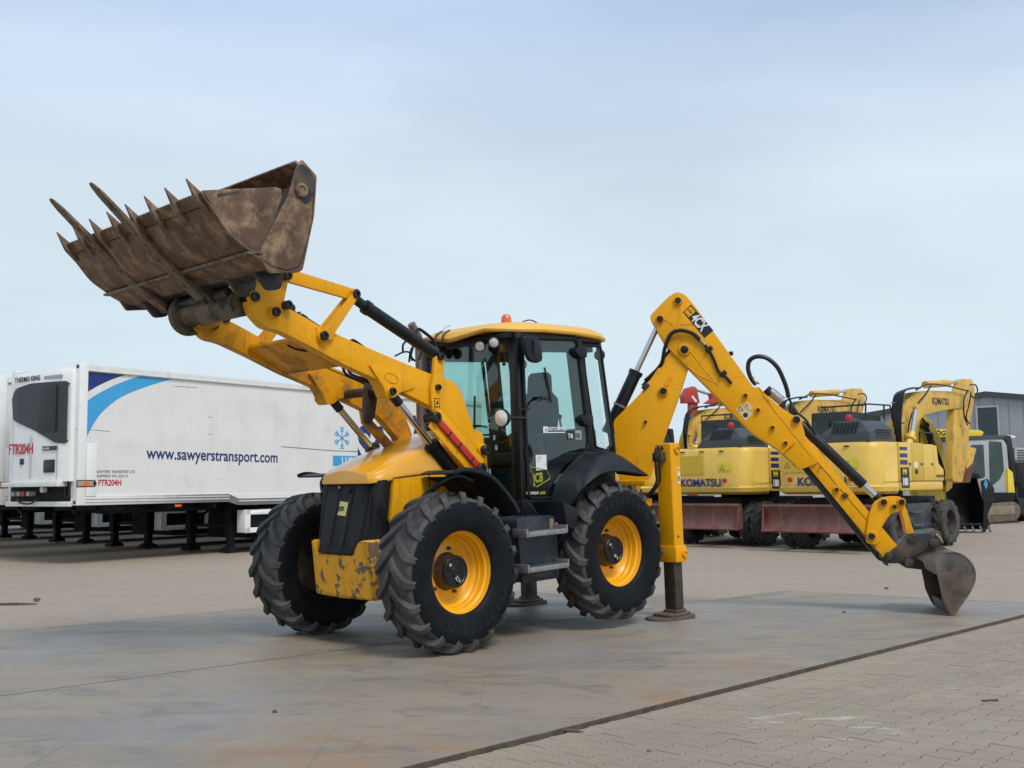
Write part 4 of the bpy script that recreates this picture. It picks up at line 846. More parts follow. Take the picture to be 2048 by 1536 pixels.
mb = MB(); mb.tube(catmull([px3(1040,820,.755),px3(1057,818,.76),px3(1070,805,.775),px3(1080,797,.78)],4), .011, 6); mb.bar(px3(1080,796,.78), px3(1094,797,.78), .035, .03, (0,1,0)); mb.build('door_handle', M['blackm'], cab)
x, z = cb(1057,908,.742); mb = MB(); mb.lathe([(.075,0),(.075,.012),(.050,.014),(.040,.002),(.0,.002)], (0,0,0), (0,1,0), 28); o = mb.build('speaker_vent', M['black'], cab); o.location = (x,.736,z); o.scale = (.75,1,1.35)
# interior: seat, steering column, consoles
mb = MB(); mb.prism(rounded([(.52,1.62),(.02,1.60),(.0,1.72),(.50,1.76)], .05), -.24, .24); seat = mb.build('seat', M['seat'], cab, bevel=.03)
q = []
for z, x, w_ in ((1.70,.04,.25),(1.95,-.05,.27),(2.20,-.10,.27),(2.34,-.12,.24),(2.42,-.13,.15),(2.60,-.14,.14),(2.64,-.14,.10)):
    q.append([(x+.06,-w_,z),(x+.06,w_,z),(x-.05,w_,z),(x-.05,-w_,z)])
mb = MB(); mb.loft(q); mb.build('seat_back', M['seat'], seat, bevel=.02)
mb = MB(); mb.box(.02,.46,-.20,.20,1.2,1.6); mb.build('seat_base', M['interior'], seat, bevel=.02)
for y in (-.30,.30): 
    mb = MB(); mb.box(.02,.34,y-.03,y+.03,1.90,1.95); mb.build('armrest', M['seat'], seat, bevel=.02)
mb = MB(); mb.bar((.86,0,1.25),(.72,0,1.90),.13,.12,(0,1,0)); sc_ = mb.build('steering_column', M['interior'], cab, bevel=.03)
mb = MB(); c = Vector((.70,0,1.95)); nn = Vector((-.5,0,.86)); aa = Vector((.86,0,.5))
mb.tube([c+(aa*math.cos(2*PI*k/24)+Vector((0,1,0))*math.sin(2*PI*k/24))*.19 for k in range(25)], .014, 7, caps=False); mb.bar(c+Vector((0,.18,0)), c-Vector((0,.18,0)), .03, .02); mb.build('steering_wheel', M['interior'], sc_)
mb = MB(); mb.prism(rounded([(.85,1.25),(.1,1.25),(-.1,1.7),(.1,1.95),(.45,1.90),(.60,1.6)], .06), -.64, -.40); mb.build('side_console', M['interior'], cab, bevel=.02)
mb = MB(); mb.prism(rounded([(-.05,1.6),(-.45,1.65),(-.42,2.0),(-.15,1.98)], .05), -.55, .55); mb.build('rear_console', M['interior'], cab, bevel=.02)
for y in (-.2,.2):
    mb = MB(); mb.tube([(-.25,y,1.98),(-.22,y,2.12)], .012, 6); mb.lathe([(0,0),(.025,.01),(.028,.05),(0,.07)], (-.22,y,2.10), (0,0,1), 12); mb.build('joystick', M['blackm'], cab)
mb = MB(); mb.box(.55,.62,.42,.66,1.70,1.84); mb.build('paper_holder', M['interior'], cab, bevel=.01)
mb = MB(); mb.prism([(.93,2.92),(.93,2.80),(.90,2.78),(-.3,2.82),(-.3,2.92)], .56, .655); mb.prism([(.93,2.92),(.93,2.78),(-.3,2.82),(-.3,2.92)], -.655, -.56); mb.build('head_trim', M['interior'], cab)
# drivers' hanging trinket
mb = MB(); mb.tube([px3(1005,716,.1),px3(1008,725,.1)], .003, 4); mb.lathe([(0,0),(.02,.01),(.02,.03),(0,.04)], px3(1008,732,.1), (0,0,1), 10); mb.build('hanging_trinket', M['blackm'], cab)
# labels on the door glass
gy = .7355
def lbl(name, u, v, w_, h_, mat, y=gy, par=cab, d=.0015):
    x, z = F.y(u, v, y); mb = MB(); mb.prism([(x,z),(x-w_,z),(x-w_,z-h_),(x,z-h_)], y, y+d); return mb.build(name, M[mat], par, smooth=0)
def T(name, body, u, v, size, mat, y=gy+.002, sx=1, par=cab, xd=(-1,0,0), yd=(0,0,1), bold=.02, shear=0):
    x, z = F.y(u, v, y); return text(name, body, size, M[mat], par, (x,y,z), xd, yd, ext=.0008, bold=bold, sx=sx, shear=shear)
a = lbl('control_sticker', 1086,853,.065,.065,'whitep'); lbl('sticker_mark', 1090,857,.03,.03,'greyp', gy+.002, a)
T('control_lettering', 'EASYCONTROL', 1095,861,.052,'whitep',par=a, sx=.80); lbl('underline', 1095,864,.27,.010,'whitep',par=a)
a = lbl('rating_sticker', 1134,862,.10,.095,'blackp'); T('rating_lettering','T4i',1136,877,.075,'whitep',par=a,sx=.8); a2 = lbl('stage_sticker', 1150,861,.10,.095,'greyp'); T('stage_lettering','IIIB',1151,876,.072,'blackp',par=a2,sx=.8)
a = lbl('white_notice', 1071,910,.16,.155,'whitep')
for k in range(3): lbl('notice_line', 1074,914+k*4,.08-.02*k,.006,'greyp', gy+.002, a)
lbl('notice_code', 1091,926,.022,.022,'greyp', gy+.002, a)
# maker's sticker with its outline, low on the door
qd = [F.y(u, v, gy) for u, v in ((1061,934),(1094,940),(1100,957),(1071,975))]
mb = MB(); mb.tube([(x,gy+.003,z) for x, z in rounded(qd,.02)+[rounded(qd,.02)[0]]], .0045, 4, caps=False); st2 = mb.build('maker_sticker', M['dullp'], cab)
mb = MB(); mb.prism(rounded(qd,.02), gy+.0004, gy+.0012); mb.build('sticker_back', M['blackp'], st2, smooth=0)
T('maker_lettering', 'JCB', 1067,966,.13,'dullp', par=st2, sx=.72, bold=.03, xd=(-1,0,.10))
lbl('lock_badge', 1053,983,.026,.03,'yellowp'); T('lock_lettering', 'TORQUE', 1060,989,.036,'whitep', sx=.85); T('lock_lettering', 'LOCK', 1080,988.5,.036,'yellowp', sx=.85)
T('ventilation_lettering', '4CX ECO', 1197,888,.055,'whitep', y=.713, sx=.7)
for u, v in ((986,870),(990,890)): lbl('small_sticker', u, v, .03, .05, 'greyp', .70)
# exhaust stack
e0 = px3(843,870,-.32); e1 = px3(838,690,-.32)
mb = MB(); mb.cyl((e0.x,-.32,1.9),(e0.x,-.32,2.45),.048,seg=20); mb.build('exhaust_silencer', M['exhaust'], bh)
mb = MB(); mb.tube(catmull([(e0.x,-.32,2.4),(e0.x,-.32,2.85),(e0.x+.0,-.32,2.98),(e0.x+.05,-.32,3.06),(e0.x+.10,-.32,3.13)],5), .043, 16); mb.build('exhaust_pipe', M['exhaust'], bh)
# lever frames beside the windscreen seen through the arms
mb = MB(); mb.tube([(.98,-.76,1.9),(1.0,-.85,2.2)], .012, 6); mb.build('grab_rail', M['blackm'], cab)

# ---------------- rear fenders
for s in (1,-1):
    inn_ = [F.y(u, v, .76) for u, v in ((1100,1013),(1106,985),(1119,955),(1142,927),(1172,908))]+[(-.02,1.775),(-.25,1.70),(-.50,1.50)]
    low_ = [F.y(u, v, 1.20) for u, v in ((1152,995),(1163,980),(1179,964),(1202,948),(1225,942),(1250,942),(1275,946),(1297,950))]
    cu = lambda l: [(p.x,p.y) for p in catmull(l, 4)]
    inn_, low_ = cu(inn_), cu(low_)
    m_ = 30
    def samp(l, t):
        i = t*(len(l)-1); j = min(int(i), len(l)-2); f_ = i-j; return (l[j][0]+(l[j+1][0]-l[j][0])*f_, l[j][1]+(l[j+1][1]-l[j][1])*f_)
    mb = MB(); rings = []
    for i in range(m_+1):
        t = i/m_; a = samp(inn_, t); c = samp(low_, t); pf = math.sin(PI*min(1, t*1.0))**.6
        def bl(k, up): return (a[0]*(1-k)+c[0]*k, a[1]*(1-k)+c[1]*k+up*pf)
        q1 = bl(.22, .035); q2 = bl(.45, .060); q3 = bl(.72, .045)
        rings.append([(a[0],s*.76,a[1]),(q1[0],s*.96,q1[1]),(q2[0],s*1.08,q2[1]),(q3[0],s*1.165,q3[1]),(c[0],s*1.20,c[1]),(c[0],s*1.185,c[1]-.012),(q2[0],s*1.06,q2[1]-.035),(a[0],s*.76,a[1]-.02)])
    mb.loft(rings, closed=True); rf = mb.build('rear_fender', M['fender'], bh, smooth=.8)
    mb = MB(); mb.prism([(.62,1.17),(.84,1.25),(.80,1.02),(.74,.98),(.64,1.0)], s*.74, s*1.16); mb.build('fender_flap', M['fender'], rf, bevel=.01)
    mb = MB(); mb.prism([(.5,1.30),(.15,1.62),(-.45,1.45),(-.45,1.1),(.55,1.1)], s*.69, s*.72); mb.build('inner_panel', M['black'], rf)
mb = MB(); mb.tube([px3(1052,1002,.80),px3(1060,1012,.85),px3(1080,1035,.90),px3(1095,1043,.95)], .014, 6); mb.build('step_strap', M['blackm'], bh)
mb = MB(); mb.tube(catmull([px3(1127,1010,1.0),px3(1120,1030,1.02),px3(1112,1050,1.03)],3), .010, 6); mb.build('flap_trim', M['greyp'], bh)

# ---------------- stabilisers and rear frame
for s in (1,-1):
    mb = MB(); mb.prism([(-.895,1.00),(-1.07,1.00),(-1.07,1.205),(-.895,1.205)], .50, 1.80, axis='z')
    sl = mb.build('stabiliser_housing', M['yellow'], bh, bevel=.025, seg=3); 
    mb = MB(); mb.prism([(-.88,.985),(-1.085,.985),(-1.085,1.225),(-.88,1.225)], .50, .68, axis='z'); mb.build('housing_collar', M['yellow'], sl, bevel=.02)
    mb = MB(); mb.prism(rounded([(-1.07,.95),(-1.115,.93),(-1.115,.78),(-1.07,.76)], .01), s*.98, s*1.08); mb.build('wear_block', M['yellow'], sl, bevel=.008)
    mb = MB(); mb.lathe([(0,0),(.042,0),(.042,.02),(.026,.024),(.026,.01),(0,.01)], (-1.03,s*1.226,.59), (0,s,0), 20); mb.build('adjuster_cap', M['yellow'], sl)
    mb = MB(); mb.lathe([(.045,0),(.045,.02),(.03,.022),(.03,.004),(0,.004)], (-1.0,s*1.206,1.725), (0,s,0), 20); mb.build('top_boss', M['yellow'], sl)
    if s < 0:
        for o in (sl, *sl.children): 
            for v in (o.data.vertices if o == sl or o.name.startswith('housing_collar') else []): v.co.y -= 2*1.1025 if o == sl else 2*1.105
    if s > 0:
        mb = MB(); mb.prism(rounded([(-1.00,1.53),(-1.04,1.53),(-1.04,1.35),(-1.00,1.35)], .01), 1.206, 1.208); mb.build('caution_sticker', M['whitep'], sl, smooth=0)
        mb = MB(); mb.prism([(-1.008,1.515),(-1.032,1.515),(-1.02,1.47)], 1.208, 1.2095); mb.prism([(-1.008,1.44),(-1.032,1.43),(-1.025,1.37),(-1.01,1.38)], 1.208, 1.2095); mb.build('sticker_mark', M['blackp'], sl, smooth=0)
        for k in range(3): mb = MB(); mb.lathe([(0,0),(.012,0),(.012,.004),(0,.004)], (-.96,1.206,.78+k*.0), (0,1,0), 10); mb.build('grease_hole', M['blackm'], sl); break
    yl = s*1.10
    mb = MB(); mb.prism([(-.91,yl-.075),(-1.055,yl-.075),(-1.055,yl+.075),(-.91,yl+.075)], -.04, .52, axis='z'); il = mb.build('stabiliser_leg', M['leg'], bh, bevel=.012)
    pd = MB(); pd.prism(rounded([(-.62,yl-.17),(-1.14,yl-.19),(-1.20,yl),(-1.14,yl+.19),(-.70,yl+.19),(-.55,yl+.05)], .10, 5), -.112, -.068, axis='z'); fp = pd.build('foot_pad', M['pad'], bh, bevel=.012)
    pd = MB(); pd.prism(rounded([(-.74,yl-.15),(-1.12,yl-.15),(-1.12,yl+.15),(-.74,yl+.15)], .09, 5), -.068, -.04, axis='z'); pd.prism([(-.89,yl-.09),(-1.08,yl-.09),(-1.08,yl+.09),(-.89,yl+.09)], -.04, -.01, axis='z'); pd.build('foot_socket', M['pad'], fp, bevel=.012)
    # hydraulic pipes behind the housing
    mb = MB()
    for k in range(2): mb.tube(catmull([(-.89,s*(1.05+k*.05),1.74),(-.85,s*(1.05+k*.05),1.76),(-.82,s*(1.05+k*.05),1.68),(-.82,s*(1.05+k*.05),1.50),(-.82,s*(1.05+k*.04),1.38),(-.78,s*(.98+k*.03),1.26),(-.72,s*.85,1.16),(-.72,s*.6,1.14)],4), .014, 7)
    mb.build('stabiliser_hoses', M['blackm'], bh)
    mb = MB(); mb.box(-.89,-.80,s*1.02,s*1.14,1.60,1.70); mb.build('check_valve', M['hub'], sl, bevel=.008)
mb = MB(); mb.box(-1.12,-.78,-.96,.96,.62,.92); mb.build('rear_frame', M['blackm'], bh, bevel=.02)
mb = MB(); mb.box(-.82,-.74,-.95,.95,1.34,1.40); mb.box(-.86,-.76,-.95,.95,1.12,1.20); mb.build('rear_crossbeam', M['yellow'], bh, bevel=.008)
mb = MB(); mb.box(-1.05,-.70,-.60,.60,.92,1.36); mb.build('valve_block', M['hub'], bh, bevel=.03)
mb = MB()
r = random.Random(5)
for k in range(9):
    y = .35+k*.07; mb.tube(catmull([(-.72,y,1.30),(-.68,y+.03,1.22),(-.70,y+.02,1.15),(-.80,y-.05,1.08)],3), .013, 6)
mb.build('valve_hoses', M['blackm'], bh)
mb = MB(); mb.prism(rounded([(-.95,.0),(-1.30,.02),(-1.42,.2),(-1.30,.38),(-.95,.40)], .06), .75, 1.30, axis='z'); mb.build('kingpost', M['yellow'], bh, bevel=.02)

# ---------------- backhoe, slewed towards the camera side
PSI = math.radians(54.5); KX, KY = -1.25, .2
sX = Vector((-math.cos(PSI), math.sin(PSI), 0)); tY = Vector((-math.sin(PSI), -math.cos(PSI), 0))  # frame y points away from the camera
BM_ = Matrix(((sX.x,tY.x,0,KX),(sX.y,tY.y,0,KY),(0,0,1,0),(0,0,0,1)))
# right handed: x outward, y away from camera, z up
FB = Frame(MM @ BM_)
bk = pivot('backhoe_arm', bh, BM_)
def B(pts, t): return [FB.y(u, v, -t) for u, v in pts]
def b3(u, v, t=0): x, z = FB.y(u, v, -t); return Vector((x, -t, z))
def plate(name, pts, t0, t1, mat='yellow', r_=.04, bev=.006, parent=bk):
    mb = MB(); mb.prism(rounded(B(pts, max(t0, t1)), r_), -t0, -t1); return mb.build(name, M[mat], parent, bevel=bev)
def bpin(u, v, r_, t0=.10, t1=.17, boss=1.5, parent=bk, depth=-.17):
    c = b3(u, v, t1); 
    if boss: mb = MB(); mb.lathe([(r_*boss,0),(r_*boss,.022),(r_*boss*.9,.03),(r_*.9,.03)], (c.x,-t0,c.z), (0,-1,0), 22); mb.build('boss', M['yellow'], parent)
    mb = MB(); mb.lathe([(0,0),(r_,0),(r_,.03),(r_*.8,.036),(0,.036)], (c.x,-t0-.012,c.z), (0,-1,0), 16); mb.build('pin', M['blackm'], parent)
boom = plate('boom', [(1352,690),(1372,682),(1388,700),(1377,735),(1364,778),(1324,890),(1300,955),(1272,985),(1240,968),(1232,905),(1226,842),(1280,788),(1300,760),(1330,716)], -.11, .11, r_=.05, bev=.01)
# pressed rib and bosses on the boom
mb = MB(); mb.tube([b3(1332,772,.111), b3(1342,752,.111)], [.03,.022], 10); mb.build('boom_rib', M['yellow'], boom)
bpin(1327,782,.040, .11, .13, 1.5, boom); bpin(1291,844,.018, .105, .12, 0, boom)
dip = plate('dipper', [(1298,633),(1338,592),(1355,583),(1370,589),(1390,612),(1462,712),(1508,776),(1518,773),(1530,788),(1562,815),(1590,833),(1602,842),(1609,862),(1612,885),(1640,925),(1600,940),(1562,903),(1505,868),(1440,800),(1376,736),(1330,690)], -.14, .14, r_=.05, bev=.008)
for u, v, r_, bs in ((1356,601,.036,1.5),(1320,638,.038,1.3),(1369,699,.046,1.55),(1593,839,.040,1.2)): bpin(u, v, r_, .14, .16, bs, dip)
for u, v in ((1491,791),(1516,820),(1545,855),(1571,886)): bpin(u, v, .020, .14, .15, 1.6, dip)
# seams on the dipper side
for pts in ([(1318,646),(1330,640),(1343,648),(1378,700),(1432,768),(1436,770)],[(1378,735),(1400,752),(1436,768)],[(1524,790),(1546,817),(1600,885),(1625,915)],[(1518,775),(1544,812)]):
    mb = MB(); mb.tube([b3(u,v,.141) for u, v in pts], .005, 5); mb.build('pressed_seam', M['yellow'], dip)
plate('guide_plate', [(1561,904),(1588,881),(1591,884),(1564,908)], -.15, .17, r_=.004, parent=dip)
# number panel
Lb = [(1366,624),(1382,609),(1427,661),(1409,676)]
mb = MB(); mb.prism(B(Lb, .142), -.1405, -.1425); pan = mb.build('model_panel', M['blackp'], dip, smooth=0)
mb = MB(); mb.prism(B([(1368.5,624),(1381.5,612.5),(1391,623),(1378,634.5)], .144), -.1428, -.1438); mb.build('logo_square', M['yellow'], pan, smooth=0)
u_ = (b3(1427,661,.144)-b3(1382,609,.144)).normalized(); v_ = (b3(1409,676,.144)-b3(1427,661,.144)).normalized()
# lettering runs down the arm, letter tops towards the lower left edge
fl = b3(1382,609,.144)
text('model_lettering', '4CX', .155, M['whitep'], pan, b3(1366,624,.1442)+u_*.115-v_*.014, u_, -v_, ext=.0008, bold=.035, sx=.66)
text('logo_lettering', 'JCB', .035, M['blackp'], pan, b3(1368.5,624,.1444)+u_*.012-v_*.045, u_, -v_, ext=.0008, bold=.03)
# warning labels
for pts in ([(1472,820),(1484,808),(1506,827),(1491,842)],[(1486,812),(1493,803),(1507,813),(1499,823)]):
    mb = MB(); mb.prism(B(pts, .142), -.1405, -.1415); wl = mb.build('warning_label', pm('pale_label', (.66,.50,.30), .5, var=.05), dip, smooth=0)
    c = [sum(p[0] for p in pts)/4, sum(p[1] for p in pts)/4]; k = .45 if pts[0][0] == 1472 else .3
    mb = MB(); 
    if k > .4:
        tr = [b3(1480,813,.1425),b3(1476,822,.1425),b3(1487,820,.1425)]; mb.tube(tr+[tr[0]], .004, 4, caps=False); cc = b3(1491,830,.142); mb.lathe([(.028,0),(.028,.002),(0,.002)], (cc.x,-.1415,cc.z), (0,-1,0), 14)
    else:
        tr = [b3(1493,808,.1425),b3(1491,812,.1425),b3(1496,812,.1425)]; mb.tube(tr+[tr[0]], .003, 4, caps=False)
    mb.build('label_mark', M['blackp'], wl, smooth=0)
# extending inner dipper with wear strips
inn = plate('inner_dipper', [(1560,868),(1605,868),(1640,905),(1700,978),(1801,1099),(1772,1122),(1748,1093),(1640,962),(1585,895)], -.10, .10, r_=.02)
plate('wear_strip', [(1566,888),(1582,893),(1700,1038),(1745,1094),(1768,1122),(1760,1122),(1733,1090),(1692,1042)], -.075, .085, 'black', r_=.004, bev=.003, parent=inn)
plate('end_scuff', [(1758,1104),(1768,1117),(1778,1130),(1774,1132),(1757,1112)], -.09, .105, 'hub', r_=.004, bev=.003, parent=inn)
mb = MB(); mb.tube([b3(1622,908,.103), b3(1665,958,.103), b3(1737,1043,.103)], .006, 5); mb.build('pressed_seam', M['yellow'], inn)
for u, v, bs in ((1673,979,1.7),(1640,935,0)): bpin(u, v, .022 if bs else .008, .10, .11, bs, inn)
plate('grease_block', [(1683,990),(1692,985),(1698,992),(1689,998)], .10, .13, 'hub', r_=.004, bev=.003, parent=inn)
# bucket ram on the back of the dipper
r0 = b3(1600,848,0); r1 = b3(1727,970,0); r2 = b3(1764,1005,0)
mb = MB(); mb.cyl(r0, r1, .060, seg=24); rm = mb.build('bucket_ram', M['blackm'], bk, bevel=.004)
mb = MB(); mb.cyl(r1, r1+(r2-r1)*.62, .042, seg=20); mb.build('ram_rod', M['chrome'], rm)
mb = MB(); mb.cyl(r1+(r2-r1)*.60, r2, .048, seg=16); mb.build('ram_eye', M['blackm'], rm)
# boom ram: root low at the kingpost, rod pinned at the dipper heel
q0_ = b3(1240,905,-.0); q1_ = b3(1273,742,0); q2_ = b3(1314,655,0)
for t in (.0,):
    a = Vector((q0_.x,.0,q0_.z)); mb = MB(); q0b = b3(1228,838,0); mb.cyl(q1_+(q0b-q1_)*1.3, q1_, .075, seg=24); rm = mb.build('dipper_ram', M['blackm'], bk, bevel=.004)
    e_ = q1_+(q0b-q1_)*.08; mb = MB(); mb.cyl(e_, q1_+(q1_-e_)*.0, .085, seg=24); mb.build('gland', M['blackm'], rm)
    mb = MB(); mb.cyl(q1_, q2_, .034, seg=18); mb.build('ram_rod', M['chrome'], rm)
    mb = MB(); mb.tube(catmull([b3(1258,770,.03),b3(1252,765,.05),b3(1240,800,.06),b3(1232,818,.06),b3(1229,835,.05)],4), .014, 7); mb.build('ram_pipe', M['blackm'], rm)
    mb = MB(); cc = b3(1246,806,0); dd = (q1_-q0b).normalized(); mb.lathe([(.082,-.012),(.088,-.012),(.088,.012),(.082,.012)], q1_+(q0b-q1_)*.72, dd, 24); mb.build('hose_clamp', M['galv'], rm)
# hoses along the arm
def hose(pts, t, r_, name='hose', parent=bk, mat='blackm'):
    mb = MB(); mb.tube(catmull([b3(p[0], p[1], p[2] if len(p) > 2 else t) for p in pts], 6), r_, 8); return mb.build(name, M[mat], parent)
hose([(1290,762,.02),(1312,742,.06),(1324,725,.12),(1330,695,.17),(1342,668,.19),(1362,661,.19),(1385,667,.18),(1400,680,.17)], .15, .024)
hose([(1285,772,0),(1306,748,.0),(1322,728,.02),(1336,705,.05),(1342,695,.05)], .05, .020)
hose([(1300,752,0),(1316,737,0),(1332,722,.0),(1345,706,.0)], .0, .020)
mb = MB(); mb.cyl(b3(1399,678,.17), b3(1410,690,.17), .020); mb.build('hose_ferrule', M['galv'], bk)
hose([(1410,690,.165),(1420,704,.165),(1429,722,.16),(1437,742,.16),(1450,752,.16),(1463,767,.16)], .16, .017, 'steel_pipe', mat='blackm')
for u, v in ((1418,699),(1446,748)):
    mb = MB(); c = b3(u, v, .16); a = b3(u-6, v+4, .16); d_ = b3(u+6, v-5, .16); mb.bar(a, d_, .05, .045, (0,1,0)); mb.build('pipe_clamp', M['blackm'], bk, bevel=.006)
hose([(1513,768,0),(1508,765,0),(1500,752,0),(1496,735,0),(1500,720,0),(1515,713,0),(1535,717,0),(1555,735,0),(1568,762,0),(1574,780,0),(1577,795,0)], 0, .026, 'hose_loop')
mb = MB(); mb.tube([b3(1505,754,0),b3(1508,762,0),b3(1519,766,0)], .020, 7); mb.build('hose_ferrule', M['galv'], bk)
r = random.Random(4)
for k in range(5): hose([(1577,795,-.05+.03*k),(1582,806,-.06+.03*k),(1590-3*k,818,-.06+.03*k),(1598-4*k,830,-.06+.03*k)], 0, .012)
hose([(1590,822,.02),(1610,838,.04),(1618,850,.05),(1632,868,.05)], 0, .014)
mb = MB(); a = b3(1540,786,0); b4 = b3(1565,808,0); mb.cyl(a+Vector((0,0,.02)), b4+Vector((0,0,.03)), .055, seg=18); mb.build('accumulator', M['galv'], bk); mb = MB(); mb.cyl(b3(1532,778,0), b3(1542,788,0), .055, seg=18); mb.build('accumulator_cap', M['blackm'], bk)
mb = MB(); a = b3(1464,705,0); mb.bar(b3(1462,707,-.08), b3(1462,707,.08), .05, .05); mb.build('hose_guide', M['blackm'], bk, bevel=.006)
plate('bump_stop', [(1282,775),(1292,764),(1300,770),(1289,782)], .06, .13, 'hub', r_=.006, bev=.003)
# H link, bucket link, hitch
plate('tipping_link', [(1733,1087),(1731,1073),(1738,1030),(1747,1005),(1763,995),(1785,992),(1801,993),(1812,1003),(1809,1017),(1797,1023),(1782,1028),(1769,1045),(1758,1066),(1761,1082),(1752,1090)], .10, .135)
plate('tipping_link', [(1733,1087),(1731,1073),(1738,1030),(1747,1005),(1763,995),(1785,992),(1801,993),(1812,1003),(1809,1017),(1797,1023),(1782,1028),(1769,1045),(1758,1066),(1761,1082),(1752,1090)], -.135, -.10)
for u, v, r_ in ((1767,1004,.034),(1789,1013,.022),(1803,1004,.032),(1743,1072,.036)): bpin(u, v, r_, .135, .15, 1.45)
plate('bucket_link', [(1800,1012),(1810,1010),(1828,1064),(1826,1069),(1814,1068)], -.09, .09, r_=.01)
hitch = plate('quick_hitch', [(1767,1114),(1826,1068),(1862,1066),(1872,1082),(1868,1092),(1800,1127),(1775,1127)], -.14, .14, 'steelk', r_=.02)
plate('hitch_jaw', [(1800,1127),(1868,1074),(1874,1082),(1886,1092),(1906,1106),(1902,1118),(1850,1140),(1812,1136)], -.11, .11, 'steelk', r_=.02)
plate('hitch_hook', [(1850,1068),(1866,1060),(1880,1062),(1884,1072),(1887,1086),(1876,1092),(1860,1086)], -.10, .10, 'pad', r_=.02)
for u, v, r_ in ((1826,1076,.055),(1868,1086,.05),(1818,1126,.05),(1777,1112,.045)):
    c = b3(u, v, .14); mb = MB(); mb.lathe([(r_,0),(r_,.025),(r_*.6,.03),(0,.03)], (c.x,-.138,c.z), (0,-1,0), 18); mb.build('hitch_pin', M['hub'], hitch)
mb = MB(); mb.tube([b3(1782,1100,.02), b3(1812,1072,.02)], .008, 5); mb.tube([b3(1872,1068,.12),b3(1880,1076,.13),b3(1885,1086,.12)], .012, 6); mb.build('hitch_rod', M['galv'], hitch)
# digging bucket
db_ = pivot('digging_bucket', bk); DW = .42
sidep = [(1846,1124),(1862,1116),(1882,1110),(1906,1107),(1926,1113),(1943,1130),(1949,1150),(1944,1172),(1926,1202),(1903,1233),(1896,1222),(1884,1196),(1882,1183),(1875,1150),(1866,1146),(1852,1138)]
sp2 = rounded(B(sidep, DW), .012)
for t in (DW, -DW+.02):
    mb = MB(); mb.prism(sp2, -t, -(t-.02)); mb.build('bucket_side', M['steeld'], db_, bevel=.003)
back = B([(1846,1124),(1862,1116),(1882,1110),(1906,1107),(1926,1113),(1943,1130),(1949,1150),(1944,1172),(1926,1202),(1903,1233)], DW)
back = [(p.x,p.y) for p in catmull(back,3)]
mb = MB(); mb.sheet(back, -DW+.001, DW-.001, -.018); mb.build('bucket_shell', M['steeld'], db_, smooth=.6)
pa_ = B([(1903,1233),(1896,1222),(1884,1196)], DW)
mb = MB(); mb.sheet([pa_[0], (pa_[0][0]-.03,pa_[0][1]+.13)], -DW-.004, DW+.004, .028); mb.build('bucket_lip', M['steeld'], db_, bevel=.003)
plate('side_cutter', [(1883,1183),(1884,1196),(1897,1224),(1903,1234),(1906,1226),(1900,1206),(1890,1186)], DW-.001, DW+.012, 'pad', r_=.006, bev=.003, parent=db_)
plate('mount_ear', [(1846,1124),(1846,1134),(1868,1146),(1880,1112),(1906,1107),(1880,1094),(1830,1118)], .08, .12, 'steelk', r_=.01, bev=.004, parent=db_)
plate('mount_ear', [(1846,1124),(1846,1134),(1868,1146),(1880,1112),(1906,1107),(1880,1094),(1830,1118)], -.12, -.08, 'steelk', r_=.01, bev=.004, parent=db_)

